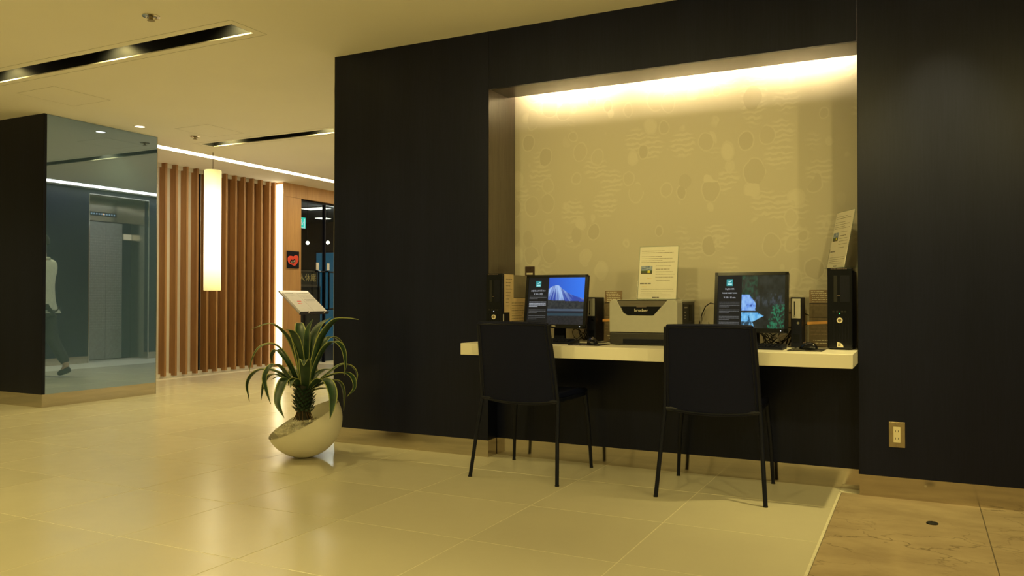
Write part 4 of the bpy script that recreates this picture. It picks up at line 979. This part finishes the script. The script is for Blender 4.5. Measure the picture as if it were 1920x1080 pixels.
# ---------------------------------------------------------------- agave in the tilted bowl
PB = Vector((-3.4185, 3.9232, 0))
t = thing('potted_agave', 'arching variegated agave in a round cream bowl tilted to the left', 'potted plant', PB)
r_h = Vector((.8932, .4496, 0)); tc = Vector((3.4185, -3.9232, .75)).normalized(); uo = tc.cross(r_h); uo = -uo if uo.z < 0 else uo
nrm = (-.50*r_h+.866*uo)*.96+.30*tc; nrm.normalize()
PR = .236; PC = Vector((0, 0, PR-.006))
Q = Vector((0, 0, 1)).rotation_difference(nrm).to_matrix()
b = MB(); n = 56; v = []; K = 18; th = .012
for (rad, rev) in ((PR, 0), (PR-th, 1)):
    for j in range(K+1):
        a = (PI/2)*(j/K) if not rev else (PI/2)*(1-j/K)
        for i in range(n):
            q = 2*PI*i/n; p = Q @ Vector((rad*math.cos(a)*math.cos(q), rad*math.cos(a)*math.sin(q), -rad*math.sin(a)+(.006 if 1 else 0)))
            p = p+PC
            if not rev: p.z = max(p.z, 0.0)
            else: p.z = max(p.z, .012)
            v.append(p)
f = []
for j in range(2*K+1):
    for i in range(n): f.append((j*n+(i+1) % n, j*n+i, (j+1)*n+i, (j+1)*n+(i+1) % n))
b.add(v, f); b.build('pot', 'pot', t, smooth=True)
# pebble bed: a filled surface plus loose stones
n2 = (Vector((0, 0, 1))*.62+nrm*.38).normalized(); Q2 = Vector((0, 0, 1)).rotation_difference(n2).to_matrix(); bc = PC+nrm*(-.034)
b = MB(); b.add([bc+Q2 @ Vector((.196*math.cos(2*PI*i/40), .196*math.sin(2*PI*i/40), -.004)) for i in range(40)]+[bc+Q2 @ Vector((.14*math.cos(2*PI*i/40), .14*math.sin(2*PI*i/40), -.10)) for i in range(40)], [tuple(range(40)), tuple(range(79, 39, -1))]+[(i, i+40, (i+1) % 40+40, (i+1) % 40) for i in range(40)])
b.build('gravel_bed', 'pebble', t)
rnd = random.Random(12); b = MB()
ico = [(0, 0, -1), (.9, 0, -.3), (.28, .85, -.3), (-.72, .53, -.3), (-.72, -.53, -.3), (.28, -.85, -.3), (.72, .53, .4), (-.28, .85, .4), (-.9, 0, .4), (-.28, -.85, .4), (.72, -.53, .4), (0, 0, 1)]
icf = [(0, 2, 1), (0, 3, 2), (0, 4, 3), (0, 5, 4), (0, 1, 5), (1, 2, 6), (2, 3, 7), (3, 4, 8), (4, 5, 9), (5, 1, 10), (1, 6, 10), (2, 7, 6), (3, 8, 7), (4, 9, 8), (5, 10, 9), (6, 7, 11), (7, 8, 11), (8, 9, 11), (9, 10, 11), (10, 6, 11)]
for k in range(900):
    q = rnd.uniform(0, 2*PI); rr = .200*math.sqrt(rnd.random()); s = rnd.uniform(.004, .0075); c = bc+Q2 @ Vector((rr*math.cos(q), rr*math.sin(q), rnd.uniform(-.003, .004)))
    if (c-PC).length > PR-th-.004: continue
    e = Euler((rnd.uniform(0, 6), rnd.uniform(0, 6), 0)).to_matrix(); sc = Vector((s*rnd.uniform(.7, 1.3), s, s*rnd.uniform(.5, .9)))
    b.add([c+e @ Vector((x*sc.x, y*sc.y, z*sc.z)) for x, y, z in ico], icf)
tag(b.build('pebbles', 'pebble', t), kind='stuff')
# trunk: root flare, scaly stem with short leaf bases
b = MB(); prof = [(.045, .235), (.040, .27), (.036, .29), (.046, .32), (.054, .36), (.052, .40), (.040, .44), (.022, .47)]
b.lathe(prof, 18, (.0, -.004, 0)); b.build('trunk', 'stem', t, smooth=True)
b = MB()
for k in range(16):
    a = k*2.4; b.tube([(.036*math.cos(a), -.004+.036*math.sin(a), .30), (.043*math.cos(a+.1), -.004+.043*math.sin(a+.1), .27), (.062*math.cos(a+.2), -.004+.062*math.sin(a+.2), .232)], .004, 5, r2=.002)
b.build('roots', 'root', t)
b = MB()
for k in range(120):
    a = k*2.3999; z = .285+.15*k/120; r0 = .043+.009*math.sin(PI*(z-.27)/.18); c = Vector((r0*math.cos(a), r0*math.sin(a)-.004, z)); o_ = Vector((math.cos(a), math.sin(a), .35)); s_ = Vector((-math.sin(a), math.cos(a), 0)); L_ = .022+.009*math.sin(k*1.7)
    b.add([c-s_*.014, c+s_*.014, c+o_*L_*.6+s_*.008+Vector((0, 0, .004)), c+o_*L_+Vector((0, 0, .008)), c+o_*L_*.6-s_*.008+Vector((0, 0, .004)), c+o_*L_*.3-Vector((0, 0, .008))], [(0, 1, 2, 3, 4), (1, 0, 5), (2, 1, 5), (3, 2, 5), (4, 3, 5), (0, 4, 5)])
tag(b.build('leaf_bases', 'leaf', t), kind='stuff')
LEAVES=[([(-0.003,-0.008,0.431),(-0.015,-0.032,0.587),(-0.037,-0.067,0.714),(-0.076,-0.111,0.795),(-0.133,-0.165,0.835),(-0.216,-0.232,0.796)],0.060),
([(-0.015,-0.014,0.431),(-0.069,-0.046,0.575),(-0.119,-0.076,0.663),(-0.172,-0.107,0.701),(-0.239,-0.144,0.674),(-0.274,-0.165,0.598),(-0.286,-0.174,0.524)],0.050),
([(-0.027,-0.020,0.437),(-0.092,-0.029,0.562),(-0.160,-0.030,0.637),(-0.214,-0.020,0.659),(-0.263,-0.005,0.621),(-0.287,0.027,0.561)],0.042),
([(-0.022,-0.018,0.420),(-0.071,-0.067,0.499),(-0.101,-0.113,0.565),(-0.123,-0.158,0.570),(-0.134,-0.199,0.508),(-0.099,-0.218,0.426),(-0.054,-0.234,0.353)],0.052),
([(-0.037,-0.025,0.431),(-0.131,-0.064,0.513),(-0.228,-0.101,0.542),(-0.302,-0.123,0.514),(-0.347,-0.130,0.446),(-0.345,-0.112,0.337)],0.040),
([(-0.037,-0.025,0.426),(-0.139,-0.048,0.495),(-0.223,-0.052,0.502),(-0.291,-0.042,0.448),(-0.338,-0.019,0.334)],0.038),
([(-0.013,-0.012,0.409),(-0.022,-0.067,0.474),(-0.031,-0.135,0.487),(-0.017,-0.197,0.428),(0.019,-0.253,0.362),(0.101,-0.289,0.288)],0.066),
([(0.008,-0.002,0.398),(0.063,-0.065,0.505),(0.131,-0.148,0.598),(0.207,-0.238,0.624),(0.286,-0.335,0.599)],0.072),
([(0.005,-0.004,0.431),(-0.030,0.022,0.616),(-0.079,0.056,0.747),(-0.128,0.098,0.817),(-0.174,0.147,0.826)],0.075),
([(0.000,-0.006,0.431),(0.006,-0.035,0.599),(0.008,-0.075,0.727),(0.006,-0.120,0.788),(0.003,-0.167,0.798)],0.066),
([(0.014,0.001,0.431),(0.007,0.024,0.617),(0.007,0.061,0.743),(0.025,0.112,0.823),(0.066,0.178,0.863)],0.066),
([(0.020,0.004,0.426),(0.068,0.012,0.598),(0.122,0.021,0.747),(0.205,0.042,0.846),(0.289,0.064,0.861),(0.356,0.077,0.855)],0.056),
([(0.027,0.007,0.420),(0.072,0.020,0.564),(0.127,0.036,0.673),(0.190,0.056,0.714),(0.242,0.070,0.674),(0.262,0.069,0.590),(0.265,0.059,0.512)],0.046),
([(0.024,0.006,0.431),(0.051,0.052,0.605),(0.079,0.111,0.720),(0.096,0.171,0.734),(0.105,0.231,0.692),(0.099,0.287,0.620)],0.044),
([(0.032,0.010,0.415),(0.107,0.053,0.491),(0.191,0.103,0.565),(0.246,0.140,0.564),(0.275,0.165,0.515),(0.263,0.171,0.447)],0.044),
([(0.037,0.012,0.415),(0.138,0.049,0.496),(0.236,0.081,0.522),(0.296,0.093,0.500),(0.318,0.085,0.438),(0.291,0.051,0.384)],0.044),
([(0.027,0.007,0.409),(0.106,0.001,0.477),(0.192,-0.015,0.478),(0.258,-0.046,0.416),(0.296,-0.096,0.339),(0.327,-0.153,0.277)],0.064),
([(0.037,0.012,0.415),(0.116,0.077,0.462),(0.156,0.130,0.465),(0.167,0.173,0.400),(0.144,0.203,0.269)],0.044),
([(0.030,0.009,0.426),(0.049,0.047,0.495),(0.071,0.097,0.531),(0.091,0.150,0.538)],0.058),
([(-0.027,-0.020,0.420),(-0.101,-0.034,0.479),(-0.170,-0.038,0.492),(-0.237,-0.037,0.473)],0.036),
([(-0.013,-0.012,0.407),(-0.007,-0.059,0.473),(0.007,-0.114,0.487),(0.037,-0.167,0.449)],0.046),
([(0.037,0.012,0.407),(0.085,0.046,0.421),(0.125,0.079,0.427)],0.036),
([(0.007,-0.003,0.431),(0.005,0.004,0.607),(0.001,0.014,0.717),(-0.000,0.028,0.794),(0.020,0.054,0.855)],0.050),
([(0.012,-0.000,0.420),(-0.016,0.065,0.502),(-0.059,0.148,0.538),(-0.113,0.237,0.506),(-0.179,0.329,0.425)],0.045),
([(-0.003,-0.008,0.420),(-0.084,0.027,0.502),(-0.165,0.085,0.528),(-0.253,0.151,0.484),(-0.337,0.227,0.403)],0.045),
([(0.004,-0.004,0.420),(-0.053,0.061,0.500),(-0.124,0.149,0.547),(-0.203,0.247,0.513),(-0.290,0.351,0.418)],0.045)]

def catmull(P, n):
    P = [Vector(p) for p in P]; P = [P[0]*2-P[1]]+P+[P[-1]*2-P[-2]]; out = []
    m = len(P)-3
    for k in range(n+1):
        s = min(k/n*m, m-1e-6); i = int(s); u = s-i; a, b_, c, d = P[i:i+4]
        out.append(.5*((2*b_)+(c-a)*u+(2*a-5*b_+4*c-d)*u*u+(3*b_-a-3*c+d)*u**3))
    return out
for k, (P, wid) in enumerate(LEAVES):
    n = 22; C = catmull(P, n); root = Vector((C[0].x, C[0].y, 0)); end = Vector((C[-1].x, C[-1].y, 0)); az = Vector((C[n//2].x-C[0].x, C[n//2].y-C[0].y, 0))*.6+(end-root)*.4
    az.normalize(); side = Vector((0, 0, 1)).cross(az); side.normalize()
    side = (side+Vector((.8932, .4496, 0))*(.55 if side.dot(Vector((.8932, .4496, 0))) >= 0 else -.55)).normalized()
    v = []; f = []; mi = []; us = (-1, -.84, -.4, 0, .4, .84, 1)
    for i, c in enumerate(C):
        s = i/n; tg = (C[min(i+1, n)]-C[max(i-1, 0)]).normalized(); sd = (side-tg*side.dot(tg)).normalized(); up = sd.cross(tg); up = -up if (up.z < 0 and abs(up.z) > .2 and i == 0) else up
        if i > 0 and up.dot(pup) < 0: up = -up
        pup = up
        ww = wid/2*(.62+.38*min(1, s/.35))*max(.03, (1-max(0, (s-.45)/.55)**1.8)); 
        for u in us: v.append(c+sd*ww*u+up*(ww*.42*(u*u)*(1-.5*s)))
    m_ = len(us)
    for i in range(n):
        for j in range(m_-1): f.append((i*m_+j, i*m_+j+1, (i+1)*m_+j+1, (i+1)*m_+j)); mi.append(1 if j in (0, m_-2) else 0)
    b = MB(); b.v = [tuple(p) for p in v]; b.f = f; b.mi = mi
    o = b.build('leaf', ['leaf', 'leaf_edge'], t, smooth=True)
    sm = o.modifiers.new('thick', 'SOLIDIFY'); sm.thickness = .0022; sm.offset = 0

# ---------------------------------------------------------------- the passer-by, seen in the mirror
def skin_mesh(name, J, E, mat, parent, sub=2, root=0):
    me = bpy.data.meshes.new(name); me.from_pydata([p for p, r in J], E, []); o = bpy.data.objects.new(name, me); COL.objects.link(o); o.parent = parent
    me.materials.append(M[mat])
    o.modifiers.new('skin', 'SKIN'); 
    sv = me.skin_vertices[0].data if me.skin_vertices else None
    if sv is None:
        bpy.context.view_layer.objects.active = o
    for i, (p, r) in enumerate(J):
        rr = r if isinstance(r, tuple) else (r, r); me.skin_vertices[0].data[i].radius = rr; me.skin_vertices[0].data[i].use_root = (i == root)
    o.modifiers['skin'].use_smooth_shade = True
    s = o.modifiers.new('sub', 'SUBSURF'); s.levels = sub; s.render_levels = sub
    return o
per = thing('person', 'person in a pale jacket and dark trousers walking past, seen only in the tinted mirror', 'person', (-4.42, 6.33, 0), math.atan2(-.45, .893)-PI/2)
# local +y is the walking direction
J = [((0, 0, .95), (.15, .10)), ((0, .01, 1.15), (.135, .095)), ((0, .02, 1.36), (.165, .105)), ((0, .025, 1.47), (.07, .07)), ((0, .035, 1.55), .052), ((0, .05, 1.63), (.075, .088)), ((0, .05, 1.71), (.072, .085)), ((0, .045, 1.755), (.045, .055)), ((0, .13, 1.62), .016),
     ((.17, .02, 1.42), .062), ((.21, -.06, 1.16), .045), ((.22, .02, .93), .034), ((.22, .05, .86), (.022, .038)),
     ((-.17, .02, 1.42), .062), ((-.21, .06, 1.15), .045), ((-.215, .16, .93), .034), ((-.215, .19, .86), (.022, .038)),
     ((.09, .0, .86), .095), ((.10, .16, .50), .062), ((.10, .24, .10), .042), ((.10, .36, .03), (.036, .028)),
     ((-.09, .0, .86), .095), ((-.10, -.04, .50), .062), ((-.10, -.24, .14), .042), ((-.10, -.15, .03), (.036, .028))]
E_ = [(0, 1), (1, 2), (2, 3), (3, 4), (4, 5), (5, 6), (6, 7), (5, 8), (2, 9), (9, 10), (10, 11), (11, 12), (2, 13), (13, 14), (14, 15), (15, 16), (0, 17), (17, 18), (18, 19), (19, 20), (0, 21), (21, 22), (22, 23), (23, 24)]
def fingers(bx, by, bz, s, J, E_, root):
    for q, (dx, dy, L) in enumerate(((-.004, .032, .062), (0, .012, .074), (0, -.008, .07), (-.003, -.026, .055))):
        a = len(J); J += [((bx+dx, by+dy, bz-.035), .0095), ((bx+dx-s*.006, by+dy+.004, bz-.035-L*.5), .0085), ((bx+dx-s*.02, by+dy+.008, bz-.03-L), .007)]; E_ += [(root, a), (a, a+1), (a+1, a+2)]
    a = len(J); J += [((bx-s*.012, by+.045, bz+.0), .010), ((bx-s*.016, by+.062, bz-.045), .0085)]; E_ += [(root, a), (a, a+1)]
fingers(.22, .05, .85, 1, J, E_, 12); fingers(-.215, .19, .85, -1, J, E_, 16)
body = skin_mesh('body', J, E_, 'skin', per)
JJ = [((0, 0, .84), (.175, .125)), ((0, .0, .95), (.175, .125)), ((0, .01, 1.15), (.165, .12)), ((0, .02, 1.36), (.185, .125)), ((0, .022, 1.45), (.085, .08)), ((0, .028, 1.50), (.068, .066)),
      ((.185, .02, 1.415), .078), ((.222, -.06, 1.16), .062), ((.225, .018, .935), .050), ((-.185, .02, 1.415), .078), ((-.222, .06, 1.15), .062), ((-.22, .158, .935), .050)]
skin_mesh('jacket', JJ, [(0, 1), (1, 2), (2, 3), (3, 4), (4, 5), (3, 6), (6, 7), (7, 8), (3, 9), (9, 10), (10, 11)], 'jacket', per, root=1)
JT = [((0, 0, .93), (.165, .115)), ((.09, .0, .84), .11), ((.10, .16, .50), .080), ((.10, .235, .12), .062), ((-.09, .0, .84), .11), ((-.10, -.04, .50), .080), ((-.10, -.235, .16), .062)]
skin_mesh('trousers', JT, [(0, 1), (1, 2), (2, 3), (0, 4), (4, 5), (5, 6)], 'trousers', per)
for s, (yh, zh, yt, zt) in ((1, (.22, .055, .40, .035)), (-1, (-.26, .10, -.12, .035))):
    skin_mesh('shoe', [((s*.10, yh-.02, zh+.01), (.045, .05)), ((s*.10, (yh+yt)/2, (zh+zt)/2), (.045, .042)), ((s*.10, yt, zt), (.042, .03))], [(0, 1), (1, 2)], 'sole', per, sub=2)
b = MB(); n, k = 24, 10; v = []
for j in range(k+1):
    a = -.35+(PI/2+.35)*j/k
    for i in range(n):
        q = 2*PI*i/n; fr = max(0, math.sin(q)); v.append((.086*math.cos(a)*math.cos(q), .035+.100*math.cos(a)*math.sin(q)*(1-.15*fr), 1.685+.105*math.sin(a)+.05*fr*(1 if j < k*.4 else 0)))
b.add(v, [(j*n+i, j*n+(i+1) % n, (j+1)*n+(i+1) % n, (j+1)*n+i) for j in range(k) for i in range(n)]); b.build('hair', 'hair', per, smooth=True)
for s in (-1, 1):
    b = MB(); b.lathe([(.001, -.010), (.008, -.006), (.010, 0), (.008, .006), (.001, .010)], 12, (s*.030, .124, 1.665)); b.build('eye', 'cream_ink', per, smooth=True)
    b = MB(); b.lathe([(.001, -.028), (.010, -.02), (.013, 0), (.012, .018), (.001, .028)], 10, (s*.077, .04, 1.655)); b.build('ear', 'skin', per, smooth=True)
MB().box(-.022, .022, .128, .134, 1.585, 1.592).build('mouth', 'red', per, bevel=.002)
